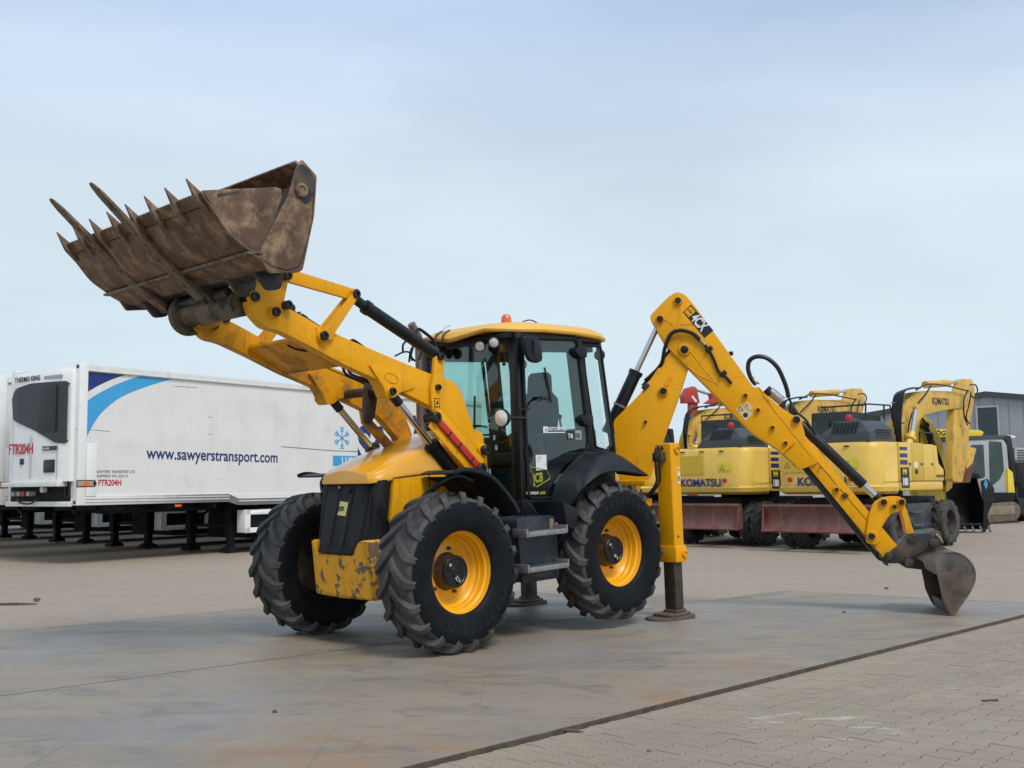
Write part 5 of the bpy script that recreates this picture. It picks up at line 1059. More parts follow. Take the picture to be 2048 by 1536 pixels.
# ================================================================== REFRIGERATED TRAILERS
def frame_at(x, y, deg, z=ZG): return Matrix.Translation((x,y,z)) @ Matrix.Rotation(math.radians(deg),4,'Z')
def make_trailer(signs):
    """x back along the trailer, y away from the camera side, z up; origin under the near front corner"""
    m4 = frame_at(-8.61, 21.41, 55); T = Frame(m4)
    root = thing('refrigerated_trailer', '', 'trailer', m4); W_ = 2.42; Lg = 13.4
    mb = MB(); mb.box(.02,Lg,.02,W_-.02,1.30,3.93); body = mb.build('box_body', M['white'], root, smooth=0)
    mb = MB(); mb.box(.10,Lg,-.012,.03,3.86,4.0); mb.box(.10,Lg,-.03,.0,3.87,3.90); mb.box(.0,Lg,0,W_,3.93,3.99); mb.box(.10,Lg,W_-.03,W_+.01,3.86,4.0); mb.build('roof_rail', M['alurail'], root, bevel=.006)
    st_ = T.y(457,998,0)[0]
    mb = MB(); mb.box(.12,st_,-.02,.04,1.18,1.36); mb.box(.12,st_,-.035,-.015,1.30,1.32); mb.box(.12,st_,-.035,-.015,1.24,1.26)
    mb.prism([(st_,1.18),(st_+.28,1.10),(st_+.28,1.25),(st_,1.36)], -.02, .04); mb.box(st_+.28,Lg,-.02,.04,1.10,1.25); mb.box(st_+.28,Lg,-.035,-.015,1.18,1.20); mb.build('bottom_rail', M['alurail'], root, bevel=.004)
    mb = MB(); mb.prism([(st_,1.34),(st_+.28,1.24),(Lg,1.24),(Lg,1.34)], 0, W_); mb.build('floor_edge', M['white'], root, smooth=0)
    for y0, y1 in ((-.03,.14),(W_-.14,W_+.03)):
        mb = MB(); mb.box(-.06,.13,y0,y1,1.18,4.02); cp = mb.build('corner_post', M['white_bright'], root, bevel=.02)
        if y0 < 0:
            for z in (1.24,3.95): mb = MB(); mb.box(-.066,-.058,.01,.09,z-.03,z+.03); mb.build('marker_lamp', M['blackp'], cp, smooth=0)
    mb = MB(); mb.box(.13,.36,-.034,-.018,1.36,2.42); mb.build('kick_panel', M['white_bright'], root, bevel=.008)
    mb = MB(); mb.box(-.05,.0,.14,W_-.14,1.18,3.99); mb.build('front_wall', M['white_bright'], root, bevel=.01)
    # refrigeration unit
    rf_ = MB(); pl_ = rounded([(-.02,.10),(-.12,.12),(-.22,.40),(-.24,W_/2),(-.22,W_-.42),(-.12,W_-.14),(-.02,W_-.10)], .06, 4)
    rings = []
    for z, k in ((1.66,.98),(1.70,1),(2.6,1.0),(3.6,1.0),(3.82,.97),(3.90,.80)): rings.append([(x*k if x < -.03 else x, W_/2+(y-W_/2)*(1 if k > .9 else .985), z) for x, y in pl_])
    rf_.loft(rings); unit = rf_.build('refrigeration_unit', M['white_bright'], root, smooth=.5)
    def front(u, v): y, z = T.x(u, v, -.525); return (y, z)
    gq = [(.34,3.62),(.34,2.55),(.62,2.57),(1.35,2.80),(2.02,2.98),(2.10,3.62),(1.95,3.70),(.60,3.66)]
    # the dark fan screen follows the bowed face
    def face_x(y):
        t = abs(y-W_/2)/(W_/2-.2); return -.24+max(0,t-.62)*.16
    def wrap(name, poly, mat, off, par, rd=.08):
        P_ = rounded(poly, rd, 4); cy = sum(p[0] for p in P_)/len(P_); cz = sum(p[1] for p in P_)/len(P_); rows_ = 8
        ymin, ymax = min(p[0] for p in P_), max(p[0] for p in P_); n_ = 24; vs, fs = [], []
        def cut(y):
            zs = []
            for i in range(len(P_)):
                a, b = P_[i-1], P_[i]
                if (a[0]-y)*(b[0]-y) <= 0 and abs(a[0]-b[0]) > 1e-9: zs.append(a[1]+(b[1]-a[1])*(y-a[0])/(b[0]-a[0]))
            return (min(zs), max(zs)) if zs else (cz, cz)
        for i in range(n_+1):
            y = ymin+1e-4+(ymax-ymin-2e-4)*i/n_; lo, hi = cut(y); x = face_x(y)-off; vs += [(x,y,lo),(x,y,hi),(x+.05,y,lo),(x+.05,y,hi)]
        for i in range(n_): a = i*4; fs += [(a,a+1,a+5,a+4),(a+1,a+3,a+7,a+5),(a,a+4,a+6,a+2)]
        mb = MB(); mb.add(vs, fs); return mb.build(name, mat, par, smooth=.5)
    sc_ = wrap('fan_screen', [(.17,3.66),(.17,2.42),(.45,2.42),(1.2,2.70),(2.14,2.98),(2.17,3.45),(2.0,3.60),(1.4,3.68)], M['reefer'], .012, unit, .05)
    mb = MB(); mb.box(-.262,-.245,.46,1.10,2.66,3.60); mb.build('louvre_panel', M['blackp'], sc_, bevel=.01)
    for k in range(24): mb = MB(); mb.box(-.266,-.261,.48,1.08,2.66+k*.038,2.672+k*.038); mb.build('louvre', M['reefer'], sc_, smooth=0)
    for y in (.40,1.30,1.36): mb = MB(); mb.box(-.248,-.236,y,y+.008,1.72,2.44 if y < .5 else 2.6); mb.build('panel_gap', M['greyp'], unit, smooth=0); 
    mb = MB(); mb.box(-.235,-.20,.34,.95,3.74,3.80); mb.build('air_vent', M['greyp'], unit)
    mb = MB(); mb.box(-.255,-.22,.50,.86,1.84,2.10); fb = mb.build('filler_recess', M['blackp'], unit, bevel=.02)
    mb = MB(); mb.box(-.260,-.254,.56,.80,1.93,1.99); mb.build('handle', M['reefer'], fb)
    mb = MB(); mb.box(-.255,-.22,1.60,1.72,2.02,2.14); mb.build('recess', M['blackp'], unit, bevel=.01)
    mb = MB(); mb.box(-.252,-.22,.42,.92,2.29,2.37); mb.build('model_plate', M['reefer'], unit)
    # service couplings under the unit
    mb = MB(); mb.box(-.06,.0,.2,2.35,1.18,1.66); mb.build('coupling_recess', M['chassis'], root)
    mb = MB(); mb.box(-.30,-.06,.30,2.30,1.56,1.66); mb.box(-.14,-.05,.14,2.4,1.16,1.26); mb.build('bumper_rail', M['alurail'], root, bevel=.01)
    r = random.Random(2)
    for k, y in enumerate((1.45,1.62,1.80,2.0)): mb = MB(); mb.cyl((-.22,y,1.42),(-.06,y,1.42),.05); mb.build('air_coupling', M['greyp' if k != 1 else 'redp'], root)
    mb = MB(); mb.lathe([(0,-.06),(.06,-.05),(.06,.04),(0,.06)], (-.12,1.05,1.5), (-1,0,0), 14); mb.build('round_lamp', M['whitep'], root)
    mb = MB(); mb.tube(catmull([(-.15,1.9,1.38),(-.25,1.7,1.25),(-.25,1.3,1.22),(-.15,1.2,1.32)],4), .02, 6); mb.build('air_hose', M['blackm'], root)
    mb = MB(); mb.tube(rounded([(.0,0),(0,1)],.01)and [(-.08,.16,1.36),(-.10,.16,1.38),(-.10,.16,1.64),(-.08,.16,1.66),(-.08,.34,1.66),(-.08,.34,1.36),(-.08,.16,1.36)], .016, 6); mb.build('grab_loop', M['blackp'], root)
    # chassis, landing legs, side cabinet, wheels
    mb = MB(); mb.box(1.0,Lg,.75,.92,.98,1.22); mb.box(1.0,Lg,1.63,1.80,.98,1.22); [mb.box(1.0+k*1.2,1.1+k*1.2,.1,2.45,1.05,1.22) for k in range(11)]; ch = mb.build('chassis_beams', M['chassis'], root)
    for y in (.50,1.90):
        lx = 4.25
        mb = MB(); mb.box(lx-.11,lx+.11,y-.09,y+.09,.42,1.22); mb.box(lx-.08,lx+.08,y-.07,y+.07,.12,.5); lg = mb.build('landing_leg', M['chassis'], root, bevel=.01)
        mb = MB(); mb.prism(rounded([(lx-.20,.02),(lx+.20,.02),(lx+.16,.10),(lx+.06,.14),(lx-.06,.14),(lx-.16,.10)], .02), y-.14, y+.14); mb.build('foot', M['chassis'], lg, bevel=.01)
        mb = MB(); mb.bar((lx,y,.55),(lx+.55,y+(.2 if y < 1 else -.2),1.15),.05,.05); mb.build('brace', M['chassis'], lg)
    mb = MB(); mb.bar((4.25,.55,.62),(4.25,1.85,.62),.05,.08); mb.bar((4.25,.55,1.0),(4.25,1.2,.65),.04,.04); mb.build('leg_crossbar', M['chassis'], root)
    mb = MB(); mb.box(4.9,8.6,.30,2.1,.30,1.05); mb.build('dark_blocker_box', M['chassis'], root, bevel=.03); mb = MB(); mb.box(8.8,13.2,.55,1.9,.28,1.0); mb.build('dark_axle_block', M['chassis'], root, bevel=.03)  # solid dark boxes added to deepen the shade under the trailer, second around the axles
    a = T.y(489,1022,.05); c = T.y(560,1066,.05)
    x0, x1, z0, z1 = a[0], a[0]+1.55, .46, .98
    mb = MB(); mb.box(x0,x1,.02,.10,z1-.11,z1); mb.box(x0,x1,.02,.10,z0,z0+.11); mb.box(x0,x0+.16,.02,.10,z0,z1); mb.box(x1-.16,x1,.02,.10,z0,z1); mb.box(x0-.02,x0,.0,.28,z0,z1); pb = mb.build('pallet_cabinet', M['white_bright'], root, bevel=.012)
    mb = MB(); mb.box(x0+.02,x1-.02,.12,.28,z0+.02,z1-.02); mb.build('cabinet_inside', M['chassis'], pb)
    mb = MB(); mb.box(T.y(358,999,-.03)[0]-.1,T.y(358,999,-.03)[0]+.06,-.04,-.02,1.10,1.15); mb.build('side_marker', M['orange'], root, smooth=0)
    for k in range(3):
        for y in (.18,2.0):
            mb = MB(); mb.lathe([(.25,0),(.42,.01),(.50,.05),(.52,.12),(.52,.28),(.50,.35),(.42,.37),(.25,.37)], (9.2+k*1.35,y,.54), (0,1,0), 28, close=True); tw = mb.build('wheel', M['rubber2'], root, smooth=.5)
            mb = MB(); mb.lathe([(.25,.05),(.22,.12),(.1,.12),(.09,.02),(0,.02)], (9.2+k*1.35,y,.54), (0,1,0), 20); mb.build('rim', M['greyp'], tw)
    # plate with chevron marks low on the panel
    cf = [T.y(u, v, -.036) for u, v in ((153,961),(190,961),(190,973),(153,973))]; x0, z0 = cf[0]; x1, z1 = cf[2]
    mb = MB(); mb.prism([(x0,z0+.01),(x1,z0+.01),(x1+.04,(z0+z1)/2),(x1,z1-.01),(x0,z1-.01)], -.037, -.034); fr_ = mb.build('chevron_frame', M['blackp'], root, smooth=0)
    mb = MB(); mb.prism([(x0+.02,z0-.008),(x1-.02,z0-.008),(x1-.05,(z0+z1)/2),(x1-.02,z1+.008),(x0+.02,z1+.008)], -.039, -.0372); mb.build('chevron_face', pm('tan_strip', (.36,.31,.24), .5) if 'tanstrip' not in M else M['tanstrip'], fr_, smooth=0)
    mb = MB(); xm = (x0+x1)/2; mb.prism([(xm-.12,z1+.01),(xm,z0-.01),(xm+.12,z1+.01)], -.0405, -.0392); mb.build('chevron_mark', M['orange'], fr_, smooth=0)
    for k in range(2):
        x, z = T.y(166, 943+k*9, -.022); text('small_lettering', ('SAWYERS TRANSPORT LTD','SHIPMENT NO. 032119')[k], .085, M['blackp'], root, (.40,.0185,z-.03), (1,0,0), (0,0,1), sx=.85)
    if not signs:
        mb = MB(); mb.box(.42,.95,.012,.019,2.30,2.42); mb.build('blue_strip', M['navy'], root, smooth=0)
        for k in range(4): mb = MB(); mb.box(.42,.72+.1*(k % 2),.012,.019,2.16-.09*k,2.19-.09*k); mb.build('small_print', M['greyp'], root, smooth=0)
        return root
    return root
m4 = frame_at(-8.61, 21.41, 55)
M['tanstrip'] = pm('tan_strip', (.36,.31,.24), .5)
tr = make_trailer(False)
offs = [(0,0),(-2.62,2.12),(-5.35,5.06),(-8.23,7.97),(-11.3,10.6),(-14.4,13.2)]
labs = ['white refrigerated trailer with blue arcs and web address, nearest of the parked row', 'white trailer behind the nearest one, a strip of its side at the left edge',
        'third trailer of the row, seen only as dark legs and cabinet under the nearer trailers', 'fourth trailer of the row, its legs just visible low at the left edge', 'fifth trailer of the row, a dark shape under the nearer ones', 'sixth and farthest trailer, only shadowed legs under the others']
trs = []
for i, (dx, dy) in enumerate(offs):
    o = tr if i == 0 else copy_tree(tr)
    o.location = (-8.61+dx, 21.41+dy, ZG); o['label'] = labs[i]; o['group'] = 'parked refrigerated trailers'; trs.append(o)
# the nearest carries the livery, the others a blue strip
for ch in list(tr.children):
    if ch.name.split('.')[0] in ('blue_strip','small_print'): bpy.data.objects.remove(ch)
T1 = Frame(m4)
def ty(pts): return T1.ys(pts, 0)
def decal(name, pts, mat, n=1, base=.0185, rd=0):
    p = pts if not rd else rounded(pts, rd); mb = MB(); mb.prism(p, base-.0015*n, base+.002); return mb.build(name, M[mat], tr, smooth=0)
def curve(pts, n=6): return [(p.x,p.y) for p in catmull(pts, n)]
top_l = ty([(170,740),(267,746)]); 
arc1 = curve(ty([(267,746),(235,755),(200,770),(164,791)]))
decal('navy_corner', arc1+ty([(170,740)]), 'navy', 1)
o1 = curve(ty([(160,816),(182,797),(205,783),(240,766),(275,754),(302,749)])); o2_ = curve(ty([(356,755),(310,768),(270,782),(240,796),(215,815),(195,837),(172,878)]))
decal('blue_arc', o1+o2_+ty([(160,868)]), 'cyan', 1)
def tt(name, body, u, v, size, mat, sx=1, bold=.0, shear=0, off=.0155, y=0):
    x, z = T1.y(u, v, 0); return text(name, body, size, M[mat], tr, (x,off-.001,z), (1,0,0), (0,0,1), bold=bold, sx=sx, shear=shear)
p0 = T1.y(294,917,0); p1 = T1.y(556,929,0)
wt = tt('web_address', 'www.sawyerstransport.com', 294, 917, .36, 'navy', 1, .012)
w_now = max(v.co.x for v in wt.data.vertices)-p0[0]; kx = (p1[0]-p0[0])/w_now
for v in wt.data.vertices: v.co.x = p0[0]+(v.co.x-p0[0])*kx; v.co.z = v.co.z-(v.co.x-p0[0])*((p0[1]-p1[1])/(p1[0]-p0[0]))*.5
tt('fleet_number', 'FTR204H', 197, 971, .17, 'redp', .82, .02)
# snowflake
c = T1.y(685,876,0); mb = MB()
for k in range(6):
    a = math.radians(30+60*k); d_ = Vector((math.cos(a),0,math.sin(a))); e_ = Vector((c[0],.016,c[1])); R_ = .28
    mb.bar(e_, e_+d_*R_, .028, .004, (0,1,0))
    for f_ in (.55,.8):
        for sg in (1,-1):
            b2 = Vector((math.cos(a+sg*.9),0,math.sin(a+sg*.9))); mb.bar(e_+d_*R_*f_, e_+d_*R_*f_+b2*.085, .024, .0035, (0,1,0))
mb.build('snowflake', M['cyan'], tr, smooth=0)
q_ = ty([(667,911),(667,932)]); decal('country_band', [q_[0],(q_[0][0]+3.2,q_[0][1]),(q_[0][0]+3.2,q_[1][1]),q_[1]], 'cyan')
tt('country_lettering', 'U.K. & IRELAND', 684, 928, .26, 'whitep', 1, .02, off=.0155)
tt('company_lettering', 'SAWYERS', 716, 923, 1.32, 'navy', .85, .035)
# long scratch and rub marks
mb = MB(); mb.tube([(x,.016,z) for x, z in ty([(563,893),(600,896),(660,901),(718,903)])], .006, 4); mb.build('scratch', M['blackp'], tr)
for pts in ([(418,834),(426,834)],[(418,868),(426,868)],[(350,772),(364,773),(395,775)],[(150,857),(165,857),(222,863)]):
    mb = MB(); mb.tube([(x,.016,z) for x, z in ty(pts)], .005, 4); mb.build('rub_mark', M['greyp'], tr)
# front lettering on the refrigeration unit (text reads from the far side towards the near corner)
def ft(name, body, y, z, size, mat, sx=1, bold=0, x=-.56): return text(name, body, size, M[mat], tr, (x,y,z), (0,-1,0), (0,0,1), sx=sx, bold=bold)
ft('unit_maker', 'THERMO KING', 2.02, 3.735, .14, 'blackp', 1.0, .02, -.242)
ft('fleet_number', 'FTR204H', 2.16, 2.24, .30, 'redp', .78, .02, -.243)
ft('model_name', 'SLX-400', .90, 2.305, .055, 'whitep', 1.2, .01, -.255)

# ================================================================== WHEELED EXCAVATORS
E4 = frame_at(8.1, 24.6, 46); FE = Frame(E4)
def make_excavator():
    root = thing('wheeled_excavator', '', 'excavator', E4)
    z0, z1 = 1.26, 2.30
    def plan(x0, x1, hw, r_): return rounded([(x0,-hw),(x1,-hw),(x1,hw),(x0,hw)], r_, 6)
    # counterweight: rounded rear
    pl_ = rounded([(-2.12,-.95),(-1.90,-1.22),(-1.05,-1.25),(-1.05,1.25),(-1.90,1.22),(-2.12,.95)], .18, 5)
    mb = MB(); mb.loft([[(x*k if x < -1.1 else x, y*k, z) for x, y in pl_] for z, k in ((z0-.06,.93),(z0+.0,.985),(z0+.10,1.0),(z0+.13,.985),(z1-.12,.985),(z1-.03,.965),(z1,.93))]); cwt = mb.build('counterweight', M['ky'], root, smooth=.6)
    mb = MB(); mb.box(-1.05,1.15,-1.235,1.235,z0,z0+.20); mb.build('side_skirt', M['ky'], root, bevel=.05)
    for k, (xa, xb, mt) in enumerate(((-1.04,-.42,'ky'),(-.41,.18,'ky2'),(.19,.75,'ky'))):
        mb = MB(); mb.box(xa,xb,-1.22,-.55,z0+.205,z1-(.0 if k < 2 else .02)); mb.build('side_door', M[mt], root, bevel=.03, label=None) if False else mb.build('side_door', M[mt], root, bevel=.03)
    mb = MB(); mb.prism([(.76,z0+.205),(1.25,z0+.205),(1.25,z0+.46),(.98,z0+.60),(.92,z1-.05),(.76,z1-.02)], -1.22, -.55); mb.build('tank_cover', M['ky'], root, bevel=.03)
    mb = MB(); mb.box(-1.05,1.1,-.55,1.2,z0,z1-.10); mb.build('deck', M['ky'], root, bevel=.03)
    # engine cover with louvre blocks
    mb = MB(); mb.loft([[(-1.95,-1.0,z1+.0),(-.75,-1.0,z1),(-.75,.25,z1),(-1.95,.25,z1)],[(-1.93,-.98,z1+.22),(-.8,-.98,z1+.30),(-.8,.15,z1+.30),(-1.93,.10,z1+.20)],[(-1.75,-.72,z1+.46),(-.85,-.75,z1+.48),(-.85,-.1,z1+.48),(-1.75,-.2,z1+.46)]]); ec = mb.build('engine_cover', M['cover'], root, bevel=.02)
    gv = []
    for k in range(5):
        for j in range(7):
            y = -.70+j*.085; z = z1+.20+k*.050; x = -1.935+ (.18*max(0,(k*.05-.02)/.26)); mb = MB(); mb.box(x-.012,x+.01,y,y+.055,z,z+.028); mb.build('louvre', M['blackp'], ec, smooth=0)
    for k in range(4):
        for j in range(8):
            x = -1.62+j*.09; z = z1+.08+k*.055; mb = MB(); mb.box(x,x+.06,-.998,-.985,z,z+.03); mb.build('louvre', M['blackp'], ec, smooth=0)
    # rear print and lamps
    text('maker_lettering', 'KOMATSU', .24, M['navy'], cwt, (-2.118,.62,z0+.14), (0,-1,0), (0,0,1), bold=.035, sx=1.02)
    mb = MB(); mb.box(-2.106,-2.09,-.05,1.0,z0+.42,z0+.86); mb.build('paint_patch', M['ky2'], cwt, smooth=0)
    for y in (-.62,.80):
        mb = MB(); mb.lathe([(0,0),(.055,0),(.05,.03),(0,.035)], (-2.10 if y > 0 else -2.10,y,z0+.27), (-1,0,0), 16); lt = mb.build('tail_lamp', M['redp'], cwt)
        mb = MB(); mb.box(-2.105,-2.10,y-.18,y+.16,z0+.50,z0+.68); wl = mb.build('warning_label', M['yellowp'], cwt, smooth=0)
        mb = MB(); tr_ = [(-2.108,y+.12,z0+.53),(-2.108,y-.02,z0+.53),(-2.108,y+.05,z0+.64)]; mb.tube(tr_+[tr_[0]], .006, 4, caps=False); mb.build('label_mark', M['blackp'], wl)
    # model panel and stripes on the corner
    yv = -1.2215
    for k in range(3): mb = MB(); mb.prism([(-1.02,z1-.10-k*.14),(-.66,z1-.10-k*.14),(-.66,z1-.17-k*.155),(-1.02,z1-.17-k*.155)], yv-.003, yv+.002); mb.build('stripe', M['navy'], root, smooth=0)
    mb = MB(); mb.prism([(-1.02,z0+.50),(-.64,z0+.50),(-.64,z0+.06),(-1.02,z0+.06)], -1.240, yv+.002); pn = mb.build('model_panel', M['blackp'], root, smooth=0)
    text('model_letters', 'PW', .17, M['yellowp'], pn, (-.96,-1.2415,z0+.345), (1,0,0), (0,0,1), bold=.03, sx=.8)
    text('model_number', '180', .22, M['whitep'], pn, (-1.00,-1.2415,z0+.12), (1,0,0), (0,0,1), bold=.04, sx=.85)
    mb = MB(); mb.prism([(-.33,z0+.62),(-.15,z0+.62),(-.15,z0+.50),(-.33,z0+.50)], yv-.003, yv+.001); mb.build('small_label', M['whitep'], root, smooth=0)
    text('small_lettering', 'KOMATSU', .09, M['blackp'], root, (.80,-1.2225,z0+.28), (1,0,0), (0,0,1), bold=.03)
    # cab at the far front corner
    mb = MB(); mb.prism([(-.35,1.30),(1.35,1.30),(1.45,1.9),(1.30,3.05),(-.30,3.08)], .25, 1.22); cab_ = mb.build('cab', M['interior'], root, bevel=.05)
    for a, b in (((.08,.32,2.42),(.08,.66,2.90)),((.08,.74,2.42),(.08,1.14,2.90))):
        mb = MB(); mb.box(-.375,-.35,a[1],b[1],a[2],b[2]); mb.build('rear_window', M['greenglass'], cab_, smooth=0)
    for a, b in ((-.2,.45),(.55,1.2)):
        mb = MB(); mb.box(a,b,.235,.248,2.35,2.92); mb.build('side_window', M['greenglass'], cab_, smooth=0)
    mb = MB(); mb.box(-.42,-.36,1.17,1.24,2.25,3.0); mb.build('cab_post', M['ky'], root, bevel=.01)
    mb = MB(); mb.lathe([(0,0),(.07,.01),(.085,.08),(.06,.14),(0,.15)], (-.55,.15,2.83), (0,0,1), 14); mb.cyl((-.55,.15,2.3),(-.55,.15,2.84),.02); mb.build('red_beacon', M['redp'], root)
    mb = MB()
    for pts in ([(-1.9,-.9,z1+.45),(-1.85,-.9,z1+.80),(-.7,-.9,z1+.82),(-.55,-.9,z1+.55),(-.35,-.95,z1+.0)],[(-1.0,-.9,z1+.50),(-1.0,-.9,z1+.82)],[(-1.9,-.9,z1+.78),(-1.9,.1,z1+.78),(-1.9,.1,z1+.45)]): mb.tube(pts, .020, 6)
    mb.build('hand_rail', M['blackm'], root)
    for y in (.95,.35): mb = MB(); mb.lathe([(.03,-.02),(.07,-.02),(.07,.02),(.03,.02)], (-2.0,y,z1+.06), (1,0,0), 12, close=True); mb.build('lifting_eye', M['ky'], root)
    for x in (-.50,.10,.66): mb = MB(); mb.box(x-.09,x,-1.226,-1.219,z0+.55,z0+.60); mb.build('door_handle', M['blackp'], root, smooth=0)
    mb = MB(); mb.box(-1.9,1.1,-1.238,-1.234,z0+.195,z0+.203); mb.build('skirt_gap', M['blackp'], root, smooth=0)
    mb = MB(); mb.box(-2.124,-2.118,-1.0,1.0,z0+.125,z0+.135); mb.build('seam', M['rustblade'], cwt, smooth=0)
    for y in (-.55,.0,.55): mb = MB(); mb.box(-2.11,-2.095,y-.06,y+.06,z1-.10,z1-.07); mb.build('slot', M['blackp'], cwt, smooth=0)
    mb = MB(); mb.box(-.30,-.15,-1.224,-1.2215,z0+.36,z0+.46); mb.build('small_label', M['blackp'], root, smooth=0)
    mb = MB(); mb.tube([(.3,-1.1,z1-.02),(.3,-1.1,z1+.25),(1.0,-1.1,z1+.25),(1.0,-1.1,z1-.1)], .018, 6); mb.build('hand_rail', M['blackm'], root)
    # boom, arm and cylinders
    def P(pts, y=0): return [FE.y(u, v, y) for u, v in pts]
    def p3(u, v, y=0): x, z = FE.y(u, v, y); return Vector((x,y,z))
    mb = MB(); mb.prism(rounded(P([(1797,895),(1800,850),(1813,803),(1830,785),(1858,781),(1922,783),(1937,790),(1940,806),(1926,815),(1880,822),(1850,830),(1836,846),(1822,895)], -.16), .10, 5), -.16, .14); bm_ = mb.build('boom', M['kyb'], root, bevel=.02)
    x, z = FE.y(1864, 808, -.16); text('boom_lettering', 'KOMATSU', .24, M['blackp'], bm_, (x,-.1625,z), (1,0,.02), (0,0,1), bold=.03, sx=.95)
    mb = MB(); mb.prism(rounded(P([(1909,806),(1906,880),(1905,962),(1925,965),(1936,905),(1940,850),(1947,812),(1951,778),(1944,758),(1924,758),(1919,778)], -.12), .08, 4), -.12, .08); stk = mb.build('arm', M['kyb'], root, bevel=.015)
    mb = MB(); mb.cyl(p3(1850,779,0)+Vector((0,0,.12)), p3(1897,770,0)+Vector((0,0,.05)), .09); ac = mb.build('arm_cylinder', M['kyb'], root); mb = MB(); mb.cyl(p3(1896,769,0)+Vector((0,0,.05)), p3(1930,763,0), .04); mb.build('rod', M['chrome'], ac)
    for y in (-.42,.38):
        mb = MB(); mb.cyl(p3(1812,905,y), p3(1824,866,y), .085); mb.lathe([(0,-.1),(.13,-.08),(.14,0),(.09,.04)], p3(1821,874,y), (p3(1824,866,y)-p3(1812,905,y)), 18); bc = mb.build('boom_cylinder', M['ky'], root); mb = MB(); mb.cyl(p3(1823,870,y), p3(1831,818,y), .05); mb.build('rod', M['chrome'], bc)
        mb = MB(); mb.lathe([(0,-.05),(.09,-.05),(.09,.05),(0,.05)], p3(1832,815,y), (0,1,0), 14); mb.build('pin_boss', M['kyb'], bc)
    r = random.Random(8)
    for k in range(9):
        o = k*2.3; y = .1-.05*k
        pts = [(1785+o,893),(1783+o,850),(1786+o,805),(1792+o*.9,788-k*.6),(1806+o*.7,781-k*.4),(1822+o*.5,776),(1840,776)]
        mb = MB(); mb.tube(catmull([p3(u, v, y) for u, v in pts],4), .022, 6); mb.build('hose', M['blackm'], root)
    for pts in ([(1832,780),(1850,770),(1868,768),(1890,771),(1912,776),(1936,782)],[(1936,780),(1928,800),(1928,830),(1935,850)],[(1942,785),(1938,810),(1932,835),(1940,848)],[(1815,886),(1818,850),(1830,815),(1850,790),(1862,771)],[(1940,770),(1951,770),(1955,782),(1948,795),(1943,792)]):
        mb = MB(); mb.tube(catmull([p3(u, v, -.26) for u, v in pts],4), .020, 6); mb.build('hose', M['blackm'], root)
    for v in (806,848): mb = MB(); mb.bar(p3(1783,v,.12), p3(1812,v-2,-.32), .05, .03); mb.build('hose_clamp', M['greyp'], root)
    mb = MB(); mb.prism(rounded(P([(1940,895),(1945,898),(1938,925),(1926,938),(1924,930)], 0), .02), -.10, .06); mb.build('bucket_link', M['kyb'], root)
    # undercarriage
    mb = MB(); mb.box(-1.75,1.75,-.78,.78,.55,1.12); mb.lathe([(0,0),(.72,0),(.72,.30),(0,.30)], (0,0,.96), (0,0,1), 28); mb.box(-1.45,-1.15,-1.0,1.0,.42,.66); mb.box(1.15,1.45,-1.0,1.0,.42,.66); mb.build('undercarriage', M['chassis'], root, bevel=.02)
    for s in (1,-1):
        mb = MB(); mb.box(-.62,.62,s*.56,s*1.16,.42,.98); tb = mb.build('tool_box', M['tank'], root, bevel=.03)
        mb = MB(); mb.box(-.55,.0,s*1.165,s*1.25,.50,.54); mb.box(-.55,.0,s*1.165,s*1.25,.78,.81); mb.box(-.66,.62,s*.6,s*1.2,.36,.42); mb.build('step', M['galvd'], tb)
    for x in (-1.3,1.3):
        for s in (1,-1):
            wv = thing('wheel', None, None, Matrix.Translation((x,s*1.02,.52)), None, root)
            for y in (-.16,.15):
                to = bpy.data.objects.new('tyre', EX_TYRE); link(to, wv, Matrix.Translation((0,y,0)))
            mb = MB(); mb.lathe([(.29,.27),(.28,.24),(.25,.12),(.20,.08),(.18,.14),(.15,.17),(0,.17)], (0,0,0), (0,s,0), 24); mb.build('rim', M['hub'], wv)
    # dozer blade behind
    bl = catmull([(-2.52,.98),(-2.45,.85),(-2.43,.66),(-2.50,.48),(-2.60,.40)],4)
    mb = MB(); mb.sheet([(p.x,p.y) for p in bl], -1.25, 1.25, .035); bd = mb.build('dozer_blade', M['rustblade'], root, bevel=.004)
    mb = MB(); mb.box(-2.50,-2.44,-1.25,1.25,.955,1.0); mb.build('blade_top_bar', M['rustblade'], bd, bevel=.008)
    for y in (-1.25,1.22): mb = MB(); mb.prism([(-2.62,.40),(-2.52,1.0),(-2.40,1.0),(-2.38,.45)], y, y+.03); mb.build('blade_end', M['rustblade'], bd)
    for s in (.55,-.55): mb = MB(); mb.bar((-1.7,s,.70),(-2.42,s,.62),.12,.16); mb.build('blade_arm', M['chassis'], bd)
    return root
M['greenglass'] = pm('green_tinted_pane', (.022,.045,.045), .25, spec=.25, var=.4, vscale=2, coat=.3); M['galvd'] = pm('grey_step', (.08,.09,.11), .5)
_t = tyre_mesh(R=.515, hw=.135, nl=14, rb=.40); _o = _t.build('tyre', M['rubber'], None, smooth=.55); EX_TYRE = _o.data; bpy.data.objects.remove(_o)
ex = make_excavator()
exl = ['rightmost of the three yellow wheeled excavators, behind the digging bucket', 'yellow wheeled excavator in the middle of the row, framed under the backhoe arm', 'yellow wheeled excavator leftmost of the row, mostly hidden behind the backhoe stabiliser leg']
for i, (dx, dy) in enumerate(((0,0),(-2.15,2.55),(-4.15,5.45))):
    o = ex if i == 0 else copy_tree(ex)
    o.location = (8.1+dx, 24.6+dy, ZG); o['label'] = exl[i]; o['group'] = 'yellow wheeled excavators parked in a row'

# ================================================================== MACHINES FARTHER BACK
def at_depth(u, v, D):
    d = ray(u, v); t = D/d.y; return Vector((0,0,CH))+d*t
